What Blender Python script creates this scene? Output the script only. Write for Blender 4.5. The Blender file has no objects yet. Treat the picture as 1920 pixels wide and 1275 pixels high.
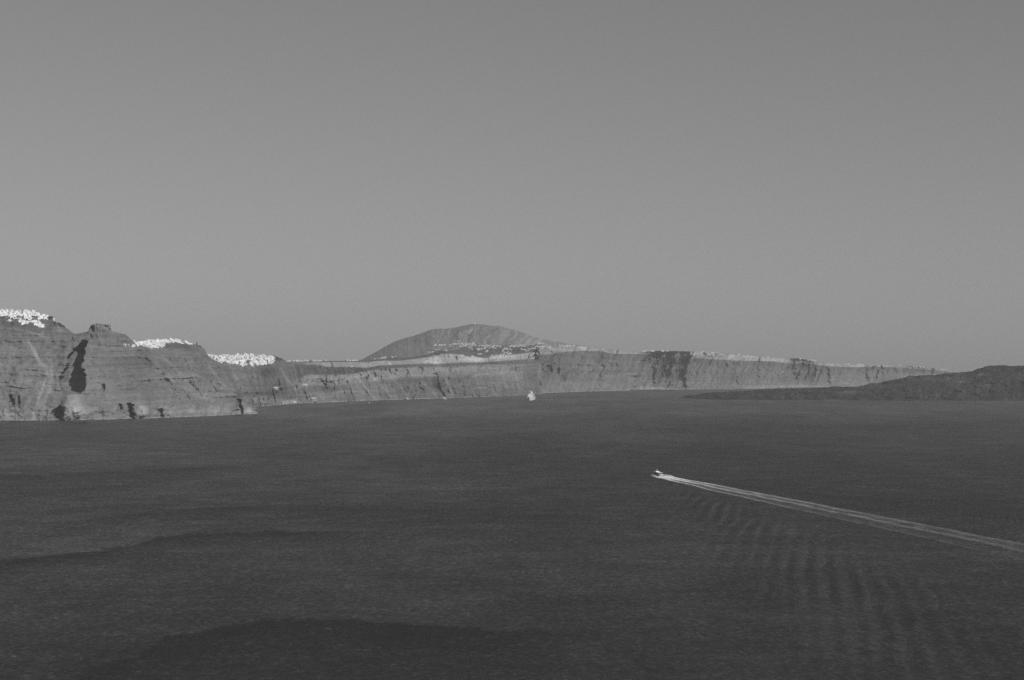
import bpy, bmesh, math, random
import numpy as np
from mathutils import Vector, Matrix
from mathutils.bvhtree import BVHTree

random.seed(7)
rng = np.random.default_rng(11)
S = bpy.context.scene
COL = S.collection

# ------------------------------------------------------------------ camera
F, H, HY = 3300.0, 146.0, 689.0       # focal length (photo pixels), eye height (m), eye-level row
cam = bpy.data.cameras.new('camera')
cam_o = bpy.data.objects.new('camera', cam)
COL.objects.link(cam_o)
cam.sensor_fit = 'HORIZONTAL'
cam.sensor_width = 36.0
cam.lens = 36.0 * F / 1920.0
cam.shift_y = (HY - 637.5) / 1920.0
cam.clip_start = 1.0
cam.clip_end = 80000.0
cam_o.location = (0, 0, H)
cam_o.rotation_euler = (math.radians(90), 0, 0)
S.camera = cam_o

# ------------------------------------------------------------------ world, sun, exposure
SUN_AZ, SUN_EL = 138.0, 33.0          # clockwise from the viewing direction, degrees
w = bpy.data.worlds.new('World')
S.world = w
w.use_nodes = True
nt = w.node_tree
nt.nodes.clear()
sky = nt.nodes.new('ShaderNodeTexSky')
sky.sky_type = 'NISHITA'
sky.sun_disc = False
sky.sun_elevation = math.radians(SUN_EL)
sky.sun_rotation = math.radians(SUN_AZ)
sky.air_density = 1.0
sky.dust_density = 0.6
sky.ozone_density = 1.0
bw = nt.nodes.new('ShaderNodeRGBToBW')          # black-and-white film
gm = nt.nodes.new('ShaderNodeMath'); gm.operation = 'POWER'; gm.inputs[1].default_value = 0.75
ml = nt.nodes.new('ShaderNodeMath'); ml.operation = 'MULTIPLY'; ml.inputs[1].default_value = 0.77
bg = nt.nodes.new('ShaderNodeBackground'); bg.inputs['Strength'].default_value = 0.10
wo = nt.nodes.new('ShaderNodeOutputWorld')
L = nt.links.new
L(sky.outputs[0], bw.inputs[0]); L(bw.outputs[0], gm.inputs[0]); L(gm.outputs[0], ml.inputs[0])
L(ml.outputs[0], bg.inputs['Color']); L(bg.outputs[0], wo.inputs['Surface'])

sd = bpy.data.lights.new('sun', 'SUN')
sd.energy = 3.2
sd.angle = math.radians(0.5)
sun = bpy.data.objects.new('sun', sd)
COL.objects.link(sun)
az, el = math.radians(SUN_AZ), math.radians(SUN_EL)
to_sun = Vector((math.sin(az) * math.cos(el), math.cos(az) * math.cos(el), math.sin(el)))
sun.rotation_euler = to_sun.to_track_quat('Z', 'Y').to_euler()

S.view_settings.view_transform = 'Standard'
S.view_settings.look = 'None'
S.view_settings.gamma = 1.0
S.view_settings.exposure = 0.0
S.view_settings.use_curve_mapping = False
S.render.engine = 'CYCLES'
S.cycles.use_denoising = False      # keep the fine grain, as on the film
S.cycles.max_bounces = 4
S.cycles.volume_bounces = 0
S.cycles.filter_width = 1.5

# ------------------------------------------------------------------ helpers
def tag(o, label, cat=None, group=None, kind=None):
    o['label'] = label
    if cat: o['category'] = cat
    if group: o['group'] = group
    if kind: o['kind'] = kind
    return o

def link(name, me, mat=None, parent=None):
    o = bpy.data.objects.new(name, me)
    COL.objects.link(o)
    if mat:
        for m in (mat if isinstance(mat, (list, tuple)) else [mat]):
            me.materials.append(m)
    if parent: o.parent = parent
    return o

def empty(name, loc, rz=0.0):
    o = bpy.data.objects.new(name, None)
    COL.objects.link(o)
    o.location = loc
    o.rotation_euler = (0, 0, rz)
    o.empty_display_size = 2
    return o

class MB:
    """collects shapes into one mesh"""
    def __init__(s): s.v = []; s.f = []; s.m = []
    def add(s, vs, fs, mi=0):
        k = len(s.v)
        s.v += [tuple(p) for p in vs]
        s.f += [tuple(i + k for i in f) for f in fs]
        s.m += [mi] * len(fs)
        return s
    def box(s, x0, x1, y0, y1, z0, z1, mi=0, tx=0.0, ty=0.0):
        vs = [(x0, y0, z0), (x1, y0, z0), (x1, y1, z0), (x0, y1, z0),
              (x0 + tx, y0 + ty, z1), (x1 - tx, y0 + ty, z1), (x1 - tx, y1 - ty, z1), (x0 + tx, y1 - ty, z1)]
        return s.add(vs, [(3, 2, 1, 0), (4, 5, 6, 7), (0, 1, 5, 4), (1, 2, 6, 5), (2, 3, 7, 6), (3, 0, 4, 7)], mi)
    def tube(s, a, b, r, n=8, r2=None, mi=0):
        a, b = Vector(a), Vector(b); d = (b - a).normalized()
        u = d.orthogonal().normalized(); q = d.cross(u)
        r2 = r if r2 is None else r2
        vs = []
        for p, rr in ((a, r), (b, r2)):
            for i in range(n):
                t = 2 * math.pi * i / n
                vs.append(p + u * (rr * math.cos(t)) + q * (rr * math.sin(t)))
        fs = [(i, (i + 1) % n, n + (i + 1) % n, n + i) for i in range(n)]
        fs += [tuple(range(n))[::-1], tuple(range(n, 2 * n))]
        return s.add(vs, fs, mi)
    def loft(s, rings, mi=0, cap=True, closed=True):
        n = len(rings[0]); vs = [p for r in rings for p in r]; fs = []
        for j in range(len(rings) - 1):
            for i in range(n if closed else n - 1):
                k = (i + 1) % n
                fs.append((j * n + i, j * n + k, (j + 1) * n + k, (j + 1) * n + i))
        if cap: fs += [tuple(range(n))[::-1], tuple(range((len(rings) - 1) * n, len(rings) * n))]
        return s.add(vs, fs, mi)
    def dome(s, cx, cy, z, r, mi=0, n=12, m=5, h=1.0):
        rings = []
        for j in range(m):
            t = j / m * math.pi / 2
            rings.append([(cx + r * math.cos(t) * math.cos(2 * math.pi * i / n),
                           cy + r * math.cos(t) * math.sin(2 * math.pi * i / n), z + h * r * math.sin(t)) for i in range(n)])
        k = len(s.v)
        s.loft(rings, mi, cap=False)
        top = [(cx, cy, z + h * r)]
        s.add(top, [])
        s.f += [(k + (m - 1) * n + i, k + (m - 1) * n + (i + 1) % n, k + m * n) for i in range(n)]
        s.m += [mi] * n
        return s
    def mesh(s, name):
        me = bpy.data.meshes.new(name)
        me.from_pydata(s.v, [], s.f)
        me.polygons.foreach_set('material_index', s.m)
        me.update()
        return me
    def build(s, name, mat, parent=None):
        me = s.mesh(name)
        bm = bmesh.new(); bm.from_mesh(me)
        bmesh.ops.recalc_face_normals(bm, faces=bm.faces)
        bm.to_mesh(me); bm.free()
        return link(name, me, mat, parent)

# ---- numpy gradient noise
_perm = rng.permutation(256); _perm = np.concatenate([_perm, _perm, _perm])
_g3 = rng.normal(size=(256, 3)); _g3 /= np.linalg.norm(_g3, axis=1)[:, None]
def noise3(x, y, z):
    x, y, z = np.broadcast_arrays(np.asarray(x, float), np.asarray(y, float), np.asarray(z, float))
    xi, yi, zi = np.floor(x).astype(int), np.floor(y).astype(int), np.floor(z).astype(int)
    xf, yf, zf = x - xi, y - yi, z - zi
    u, v, t = [q * q * q * (q * (q * 6 - 15) + 10) for q in (xf, yf, zf)]
    xi &= 255; yi &= 255; zi &= 255
    out = 0
    for a in (0, 1):
        for b in (0, 1):
            for c in (0, 1):
                g = _g3[_perm[_perm[_perm[(xi + a) & 255] + ((yi + b) & 255)] + ((zi + c) & 255)]]
                dd = g[..., 0] * (xf - a) + g[..., 1] * (yf - b) + g[..., 2] * (zf - c)
                out = out + dd * (u if a else 1 - u) * (v if b else 1 - v) * (t if c else 1 - t)
    return out * 1.6
def fbm(x, y, z=0.0, o=4, gain=0.5):
    r, a = 0, 1.0
    for i in range(o):
        r = r + a * noise3(x * 2 ** i + 17.3 * i, y * 2 ** i - 9.1 * i, np.asarray(z) * 2 ** i + 3.7 * i)
        a *= gain
    return r
def ridged(x, y, z=0.0, o=3, gain=0.5):
    r, a = 0, 1.0
    for i in range(o):
        n = 1 - np.abs(noise3(x * 2 ** i + 31.7 * i, y * 2 ** i, np.asarray(z) * 2 ** i + 5.1 * i)) * 1.6
        r = r + a * n
        a *= gain
    return r
def sstep(a, b, x):
    t = np.clip((x - a) / (b - a), 0, 1)
    return t * t * (3 - 2 * t)

def world(px, py, D):
    return ((px - 960) / F * D, D, H + (HY - py) / F * D)
def sea_point(px, py):
    D = F * H / (py - HY)
    return ((px - 960) / F * D, D)

# ------------------------------------------------------------------ materials (all grey: black-and-white picture)
def new_mat(name):
    m = bpy.data.materials.new(name); m.use_nodes = True
    n = m.node_tree; b = n.nodes['Principled BSDF']
    return m, n, b
def nd(n, t, **k):
    o = n.nodes.new(t)
    for a, v in k.items(): setattr(o, a, v)
    return o
def mth(n, op, a, b=None, c=None):
    o = nd(n, 'ShaderNodeMath', operation=op)
    for i, q in enumerate((a, b, c)):
        if q is None: continue
        if isinstance(q, (int, float)): o.inputs[i].default_value = q
        else: n.links.new(q, o.inputs[i])
    return o.outputs[0]
def plain(name, g, rough=0.6, metal=0.0, vary=0.12, scale=0.6):
    m, n, b = new_mat(name)
    t = nd(n, 'ShaderNodeTexCoord'); q = nd(n, 'ShaderNodeTexNoise')
    q.inputs['Scale'].default_value = scale; q.inputs['Detail'].default_value = 5
    n.links.new(t.outputs['Object'], q.inputs['Vector'])
    f = mth(n, 'MULTIPLY_ADD', q.outputs[0], 2 * vary * g, g * (1 - vary))
    n.links.new(f, b.inputs['Base Color'])
    b.inputs['Roughness'].default_value = rough
    b.inputs['Metallic'].default_value = metal
    return m

def rock_mat(name, strata=0.25, mottle=0.3, bump=2.0, zs=0.09, fs=0.06):
    """base colour from the surface's own 'albedo' attribute, with beds, mottling and fine relief"""
    m, n, b = new_mat(name)
    at = nd(n, 'ShaderNodeAttribute', attribute_name='albedo')
    tc = nd(n, 'ShaderNodeTexCoord')
    def tex(sx, sy, sz, det=6, dist=0.0):
        mp = nd(n, 'ShaderNodeMapping'); mp.inputs['Scale'].default_value = (sx, sy, sz)
        t = nd(n, 'ShaderNodeTexNoise'); t.inputs['Scale'].default_value = 1.0
        t.inputs['Detail'].default_value = det; t.inputs['Distortion'].default_value = dist
        t.inputs['Roughness'].default_value = 0.6
        n.links.new(tc.outputs['Object'], mp.inputs[0]); n.links.new(mp.outputs[0], t.inputs['Vector'])
        return t.outputs[0]
    bed = tex(0.004, 0.004, zs, 4, 0.3)
    mot = tex(fs, fs, fs, 7)
    run = tex(0.035, 0.02, 0.006, 5, 0.4)
    f1 = mth(n, 'MULTIPLY_ADD', bed, 2 * strata, 1 - strata)
    f2 = mth(n, 'MULTIPLY_ADD', mot, 2 * mottle, 1 - mottle)
    f3 = mth(n, 'MULTIPLY_ADD', run, 0.5, 0.75)
    f = mth(n, 'MULTIPLY', mth(n, 'MULTIPLY', f1, f2), f3)
    n.links.new(mth(n, 'MULTIPLY', f, at.outputs['Fac']), b.inputs['Base Color'])
    b.inputs['Roughness'].default_value = 0.95
    b.inputs['Specular IOR Level'].default_value = 0.1
    bp = nd(n, 'ShaderNodeBump'); bp.inputs['Strength'].default_value = 0.7; bp.inputs['Distance'].default_value = bump
    n.links.new(mth(n, 'ADD', mot, mth(n, 'MULTIPLY', bed, 0.8)), bp.inputs['Height'])
    n.links.new(bp.outputs[0], b.inputs['Normal'])
    return m

M_rock = rock_mat('cliff_rock', 0.36, 0.36, 2.2, 0.12)
M_far = rock_mat('far_cliff_rock', 0.3, 0.4, 3.0, 0.05, 0.03)
M_mount = rock_mat('mountain_rock', 0.05, 0.25, 4.0, 0.01, 0.02)
M_lava = rock_mat('lava_rock', 0.05, 0.3, 3.0, 0.03, 0.05)

# whitewash: each house a little different
M_white, n_, b_ = new_mat('whitewash')
oi = nd(n_, 'ShaderNodeObjectInfo'); tc_ = nd(n_, 'ShaderNodeTexCoord'); q_ = nd(n_, 'ShaderNodeTexNoise')
q_.inputs['Scale'].default_value = 0.5; q_.inputs['Detail'].default_value = 6
n_.links.new(tc_.outputs['Object'], q_.inputs['Vector'])
base_ = mth(n_, 'MULTIPLY_ADD', mth(n_, 'POWER', oi.outputs['Random'], 0.6), 0.20, 0.66)
n_.links.new(mth(n_, 'MULTIPLY', base_, mth(n_, 'MULTIPLY_ADD', q_.outputs[0], 0.2, 0.9)), b_.inputs['Base Color'])
b_.inputs['Roughness'].default_value = 0.85
M_cream = plain('ochre_plaster', 0.42, 0.9)
M_open = plain('shuttered_opening', 0.07, 0.6)
M_roof = plain('pale_roof', 0.55, 0.9)
M_hull_w = plain('white_marine_paint', 0.78, 0.35, vary=0.04)
M_hull_d = plain('dark_marine_paint', 0.05, 0.35)
M_glass = plain('tinted_glass', 0.03, 0.12)
M_metal = plain('galvanised_metal', 0.45, 0.4, 0.6)
M_deck = plain('deck_boards', 0.3, 0.8)
M_rubber = plain('black_rubber', 0.03, 0.8)
M_stone = plain('quay_stone', 0.36, 0.9)
M_leaf = plain('shrub_leaves', 0.06, 0.9)
M_canvas = plain('awning_canvas', 0.7, 0.9)
M_orange = plain('lifeboat_paint', 0.35, 0.5)

# ------------------------------------------------------------------ terrain builder
SURF = {}          # name -> BVH for setting things down on it
def icurve(pts, px):
    a = np.array(pts, float)
    y = np.interp(px, a[:, 0], a[:, 1])
    return y

def terrain(name, label, px0, px1, step, curves, rows, mat, relief, rim_noise=0.6, back=900.0, kind='structure', drop=0.06):
    """curves: from the waterline upwards, each (row control points, distance control points or None = waterline);
    the sheet is lofted through them in real distance, then carved by relief()"""
    px = np.arange(px0, px1 + step, step, dtype=float)
    n = len(px)
    PY, DD = [], []
    for i, (pys, ds) in enumerate(curves):
        py = icurve(pys, px)
        if i == len(curves) - 1 and rim_noise:
            py = py + rim_noise * fbm(px / 9.0, 3.3 * len(name), 0, 4)
        elif i > 0:
            py = py + rim_noise * fbm(px / 14.0, 7.7 * i + len(name), 0, 3)
        D = F * H / (np.maximum(py, HY + 4) - HY) if ds is None else None
        PY.append(py); DD.append(D)
    base = DD[0]
    for i, (pys, ds) in enumerate(curves):
        if i == 0: continue
        DD[i] = base + icurve(ds, px) if ds[0][1] < 3500 else icurve(ds, px)
        PY[i] = np.minimum(PY[i], PY[i - 1] - 0.15)
    r_py, r_D, r_v = [], [], []
    for i in range(len(curves) - 1):
        m = rows[i]
        for k in range(m + (1 if i == len(curves) - 2 else 0)):
            t = k / m
            r_py.append(PY[i] * (1 - t) + PY[i + 1] * t)
            r_D.append(DD[i] * (1 - t) + DD[i + 1] * t)
            r_v.append(np.full(n, (i + t)))
    py = np.array(r_py); D = np.array(r_D); v = np.array(r_v)
    pxg = np.broadcast_to(px, py.shape)
    X = (pxg - 960) / F * D; Y = D.copy(); Z = H + (HY - py) / F * D
    bx = (px - 960) / F * base
    s = np.concatenate([[0], np.cumsum(np.hypot(np.diff(bx), np.diff(base)))])
    sg = np.broadcast_to(s, py.shape)
    dY, dZ, alb = relief(pxg, py, sg, Z, v, D)
    X = X + dY * X / D; Y = Y + dY; Z = Z + dZ
    alb = np.clip(alb, 0.02, 0.7)
    # skirt below the water and the ground that falls away behind the crest
    X = np.vstack([X[:1], X, X[-1:] * (1 + 0.3 * back / D[-1:]), X[-1:] * (1 + back / D[-1:]), X[-1:] * (1 + 1.3 * back / D[-1:])])
    zt = Z[-1:]
    Yb = [Y[-1:] + 0.3 * back, Y[-1:] + back, Y[-1:] + 1.3 * back]
    Y = np.vstack([Y[:1] - 2, Y] + Yb)
    Z = np.vstack([np.full((1, n), -12.0), Z, zt - drop * 0.3 * back - 2, np.maximum(zt - drop * back - 4, 0.3 * zt), np.full((1, n), -12.0)])
    alb = np.vstack([alb[:1], alb, alb[-1:], alb[-1:], alb[-1:]])
    R = X.shape[0]
    co = np.stack([X, Y, Z], -1).reshape(-1, 3)
    j, i = np.meshgrid(np.arange(R - 1), np.arange(n - 1), indexing='ij')
    a = (j * n + i).ravel()
    quads = np.stack([a, a + 1, a + n + 1, a + n], 1)
    me = bpy.data.meshes.new(name)
    me.vertices.add(len(co)); me.vertices.foreach_set('co', co.ravel())
    me.loops.add(quads.size); me.loops.foreach_set('vertex_index', quads.ravel())
    me.polygons.add(len(quads))
    me.polygons.foreach_set('loop_start', np.arange(0, quads.size, 4))
    me.polygons.foreach_set('loop_total', np.full(len(quads), 4))
    me.update(calc_edges=True)
    at = me.attributes.new('albedo', 'FLOAT', 'POINT')
    at.data.foreach_set('value', alb.ravel().astype(np.float32))
    o = link(name, me, mat)
    tag(o, label, kind=kind)
    SURF[name] = (co, quads)
    return o

def blobs(px, py, lst):
    """soft elliptical patches (px, py, rx, ry, amount)"""
    r = 0
    for (x, y, rx, ry, a) in lst:
        r = r + a * np.exp(-(((px - x) / rx) ** 2 + ((py - y) / ry) ** 2) ** 1.5)
    return r
def streak(px, py, pts, wd, amt):
    """a run of scree or a road following a line down the slope"""
    p = np.array(pts, float)
    best = np.full(px.shape, 1e9)
    for k in range(len(p) - 1):
        ax, ay = p[k]; bx, by = p[k + 1]
        vx, vy = bx - ax, by - ay
        t = np.clip(((px - ax) * vx + (py - ay) * vy) / (vx * vx + vy * vy), 0, 1)
        best = np.minimum(best, np.hypot(px - ax - t * vx, py - ay - t * vy))
    return amt * np.exp(-(best / wd) ** 2)
def gully(px, py, lst, depth, soft_l, soft_r, s=None):
    """a recess cut into the slope: lst = (row, left edge, right edge); steep on its sunward wall"""
    a = np.array(lst, float)
    l = np.interp(py, a[:, 0], a[:, 1]); r = np.interp(py, a[:, 0], a[:, 2])
    e = sstep(a[0, 0] - 3, a[0, 0] + 3, py) * (1 - sstep(a[-1, 0] - 3, a[-1, 0] + 3, py))
    jit = 4.0 * fbm(px / 12.0, py / 6.0, 4.4, 4)
    ramp = np.clip((px + jit - l) / np.maximum(r - l, 1), 0, 1)
    m = sstep(0, soft_l, ramp) * (1 - sstep(r - soft_r * 0.5, r + soft_r * 0.5, px + jit))
    return depth * m * e
# ------------------------------------------------------------------ air
def air():
    m = bpy.data.materials.new('air'); m.use_nodes = True
    n = m.node_tree; n.nodes.clear()
    out = n.nodes.new('ShaderNodeOutputMaterial'); vol = n.nodes.new('ShaderNodeVolumePrincipled')
    vol.inputs['Color'].default_value = (0.86, 0.86, 0.86, 1)
    vol.inputs['Density'].default_value = 3.0e-5
    vol.inputs['Anisotropy'].default_value = 0.0
    n.links.new(vol.outputs[0], out.inputs['Volume'])
    b = MB().box(-27500, 27500, -27500, 27500, -14, 720)
    o = b.build('haze', m)
    tag(o, 'thin pale summer haze over the water and the far coast', kind='stuff')
air()

# ------------------------------------------------------------------ the sea
WA = sea_point(1240, 893.5)                      # stern of the fast boat
WB = sea_point(1920, 1033)
hd = np.array([WA[0] - WB[0], WA[1] - WB[1]]); hd /= np.linalg.norm(hd)
HEAD = math.atan2(-hd[0], hd[1])
def wake_frame(x, y):
    dx, dy = x - WA[0], y - WA[1]
    s = -(dx * hd[0] + dy * hd[1])               # metres astern
    t = dx * hd[1] - dy * hd[0]                  # metres to starboard
    return s, t

SEA_TILT = 0.125
SEA_A, SEA_B, SEA_C = 0.29, 0.20, 0.09   # slope amounts
def make_sea():
    def axis(a, b, st, far_lo, far_hi, g):
        mid = np.arange(a, b, st)
        lo, hi, q = [], [], st
        x = a
        while x > far_lo: q *= g; x -= q; lo.append(max(x, far_lo))
        x, q = mid[-1], st
        while x < far_hi: q *= g; x += q; hi.append(min(x, far_hi))
        return np.array(lo[::-1] + list(mid) + hi)
    xs = axis(-420, 640, 4.5, -27000, 27000, 1.07)
    ys = axis(720, 2420, 4.5, -27000, 27000, 1.05)
    X, Y = np.meshgrid(xs, ys)
    s, t = wake_frame(X, Y)
    Z = np.zeros_like(X); KW = 0 * X
    for sgn, amp in ((-1, 0.7), (1, 0.7)):
        tt = t * sgn
        sp = np.maximum(s, 1)
        a = np.exp(-((tt / sp - 0.20) / 0.048) ** 2) * sstep(20, 150, s) * np.exp(-s / 2600)
        a *= np.clip(0.8 + 0.6 * fbm(X / 90, Y / 160, 1.2, 3), 0.15, 1.4)
        phi = math.radians(22)
        lam = 13.5
        ph = 2 * math.pi / lam * (tt * math.cos(phi) - s * math.sin(phi)) + 1.8 * fbm(X / 110, Y / 200, 8.8, 3)
        Z += amp * a * np.sin(ph)
        KW = KW + 0.85 * a * (np.sin(ph + 0.6) + 0.35 * np.sin(1.9 * ph + 2.0))          # ripples steepen on the wake's long waves
    # gusts: rougher, darker water
    g = 0.0 * X
    def gust(pts, amp, on, off, seed):
        w = np.array([sea_point(*p) for p in pts])
        o = np.argsort(w[:, 0]); w = w[o]
        yl = np.interp(X, w[:, 0], w[:, 1])
        rag = 13 * fbm(X / 26, Y / 60, seed, 5, 0.62)
        d = yl - Y + rag * 1.6
        e = sstep(w[0, 0] - 12, w[0, 0] + 35, X) * (1 - sstep(w[-1, 0] - 70, w[-1, 0] + 60, X))
        return 1.55 * amp * e * sstep(-on, on, d) * np.exp(-np.maximum(d, 0) / off)
    g = g + gust([(-60, 1056), (60, 1048), (130, 1038), (240, 1026), (290, 1010), (350, 1002), (520, 997), (640, 996)], 0.9, 14, 75, 1.1)
    g = g + gust([(165, 1252), (182, 1236), (262, 1228), (300, 1200), (340, 1187), (420, 1178), (500, 1165), (560, 1161), (640, 1165), (760, 1172), (980, 1184)], 1.4, 7, 85, 2.2)
    g = g + gust([(140, 978), (260, 962), (400, 952), (520, 948)], 0.5, 20, 80, 3.3)
    g = g + gust([(-40, 894), (150, 886), (300, 880), (460, 872)], 0.45, 40, 150, 4.4)
    g = g + gust([(-40, 925), (80, 920), (160, 915), (300, 905)], 0.3, 30, 90, 5.4)
    g = g + gust([(500, 955), (700, 950), (1000, 960), (1150, 975)], 0.35, 30, 120, 6.4)
    g = g + 0.30 * fbm(X / 300 + Y / 1500, Y / 700 - X / 500, 5.5, 5) + 0.22 * fbm(X / 60, Y / 90, 6.6, 4) + KW
    g = g + 0.38 * sstep(1250, 1900, Y) * (1 - sstep(3300, 6500, Y))      # a broad breezier belt
    g = g + 0.0003 * np.clip(X, -300, 500)
    co = np.stack([X, Y, Z], -1).reshape(-1, 3)
    R, n = X.shape
    j, i = np.meshgrid(np.arange(R - 1), np.arange(n - 1), indexing='ij')
    a = (j * n + i).ravel()
    q = np.stack([a, a + 1, a + n + 1, a + n], 1)
    me = bpy.data.meshes.new('sea')
    me.vertices.add(len(co)); me.vertices.foreach_set('co', co.ravel())
    me.loops.add(q.size); me.loops.foreach_set('vertex_index', q.ravel())
    me.polygons.add(len(q)); me.polygons.foreach_set('loop_start', np.arange(0, q.size, 4))
    me.polygons.foreach_set('loop_total', np.full(len(q), 4))
    me.update(calc_edges=True)
    me.polygons.foreach_set('use_smooth', np.ones(len(q), bool))
    at = me.attributes.new('gust', 'FLOAT', 'POINT'); at.data.foreach_set('value', g.ravel().astype(np.float32))
    m, n, b = new_mat('sea_water')
    tc = nd(n, 'ShaderNodeTexCoord')
    ga = nd(n, 'ShaderNodeAttribute', attribute_name='gust')
    def tex(sx, sy, rot, det, amp, rough=0.55):
        mp = nd(n, 'ShaderNodeMapping'); mp.inputs['Scale'].default_value = (sx, sy, 1); mp.inputs['Rotation'].default_value = (0, 0, rot)
        t = nd(n, 'ShaderNodeTexNoise'); t.inputs['Scale'].default_value = 1; t.inputs['Detail'].default_value = det
        t.inputs['Roughness'].default_value = rough; t.inputs['Distortion'].default_value = 0.4
        n.links.new(tc.outputs['Object'], mp.inputs[0]); n.links.new(mp.outputs[0], t.inputs['Vector'])
        v = nd(n, 'ShaderNodeVectorMath', operation='SUBTRACT'); v.inputs[1].default_value = (.5, .5, .5)
        n.links.new(t.outputs['Color'], v.inputs[0])
        k = nd(n, 'ShaderNodeVectorMath', operation='MULTIPLY'); k.inputs[1].default_value = (amp * 0.7, amp, 0)
        n.links.new(v.outputs[0], k.inputs[0])
        return k.outputs[0]
    def vadd(p, q):
        o_ = nd(n, 'ShaderNodeVectorMath', operation='ADD'); n.links.new(p, o_.inputs[0]); n.links.new(q, o_.inputs[1]); return o_.outputs[0]
    # slopes of the wind waves at three lengths (about 4 m, 1.5 m and a long swell)
    sl = vadd(vadd(tex(0.34, 0.20, math.radians(-12), 3, SEA_A), tex(0.9, 0.6, math.radians(10), 2, SEA_B)), tex(0.022, 0.034, math.radians(-18), 2, SEA_C))
    st = nd(n, 'ShaderNodeMapRange'); st.inputs['From Min'].default_value = -1; st.inputs['From Max'].default_value = 1.6
    st.inputs['To Min'].default_value = 0.34; st.inputs['To Max'].default_value = 2.9
    n.links.new(ga.outputs['Fac'], st.inputs['Value'])
    sc_ = nd(n, 'ShaderNodeVectorMath', operation='SCALE'); n.links.new(sl, sc_.inputs[0]); n.links.new(st.outputs[0], sc_.inputs['Scale'])
    # the waves run towards this shore: their steep leading faces tilt this way (-y)
    cb = nd(n, 'ShaderNodeCombineXYZ'); n.links.new(mth(n, 'MULTIPLY', st.outputs[0], -SEA_TILT), cb.inputs[1])
    ge = nd(n, 'ShaderNodeNewGeometry')
    nz_ = nd(n, 'ShaderNodeVectorMath', operation='NORMALIZE'); n.links.new(vadd(vadd(sc_.outputs[0], cb.outputs[0]), ge.outputs['Normal']), nz_.inputs[0])
    n.links.new(nz_.outputs[0], b.inputs['Normal'])
    b.inputs['Roughness'].default_value = 0.08
    b.inputs['Specular IOR Level'].default_value = 0.5
    b.inputs['Base Color'].default_value = (0.024, 0.024, 0.024, 1)
    b.inputs['IOR'].default_value = 1.33
    o = link('sea', me, m)
    tag(o, 'dark rippled sea with darker streaks where gusts touch it', kind='structure')
make_sea()

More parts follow.
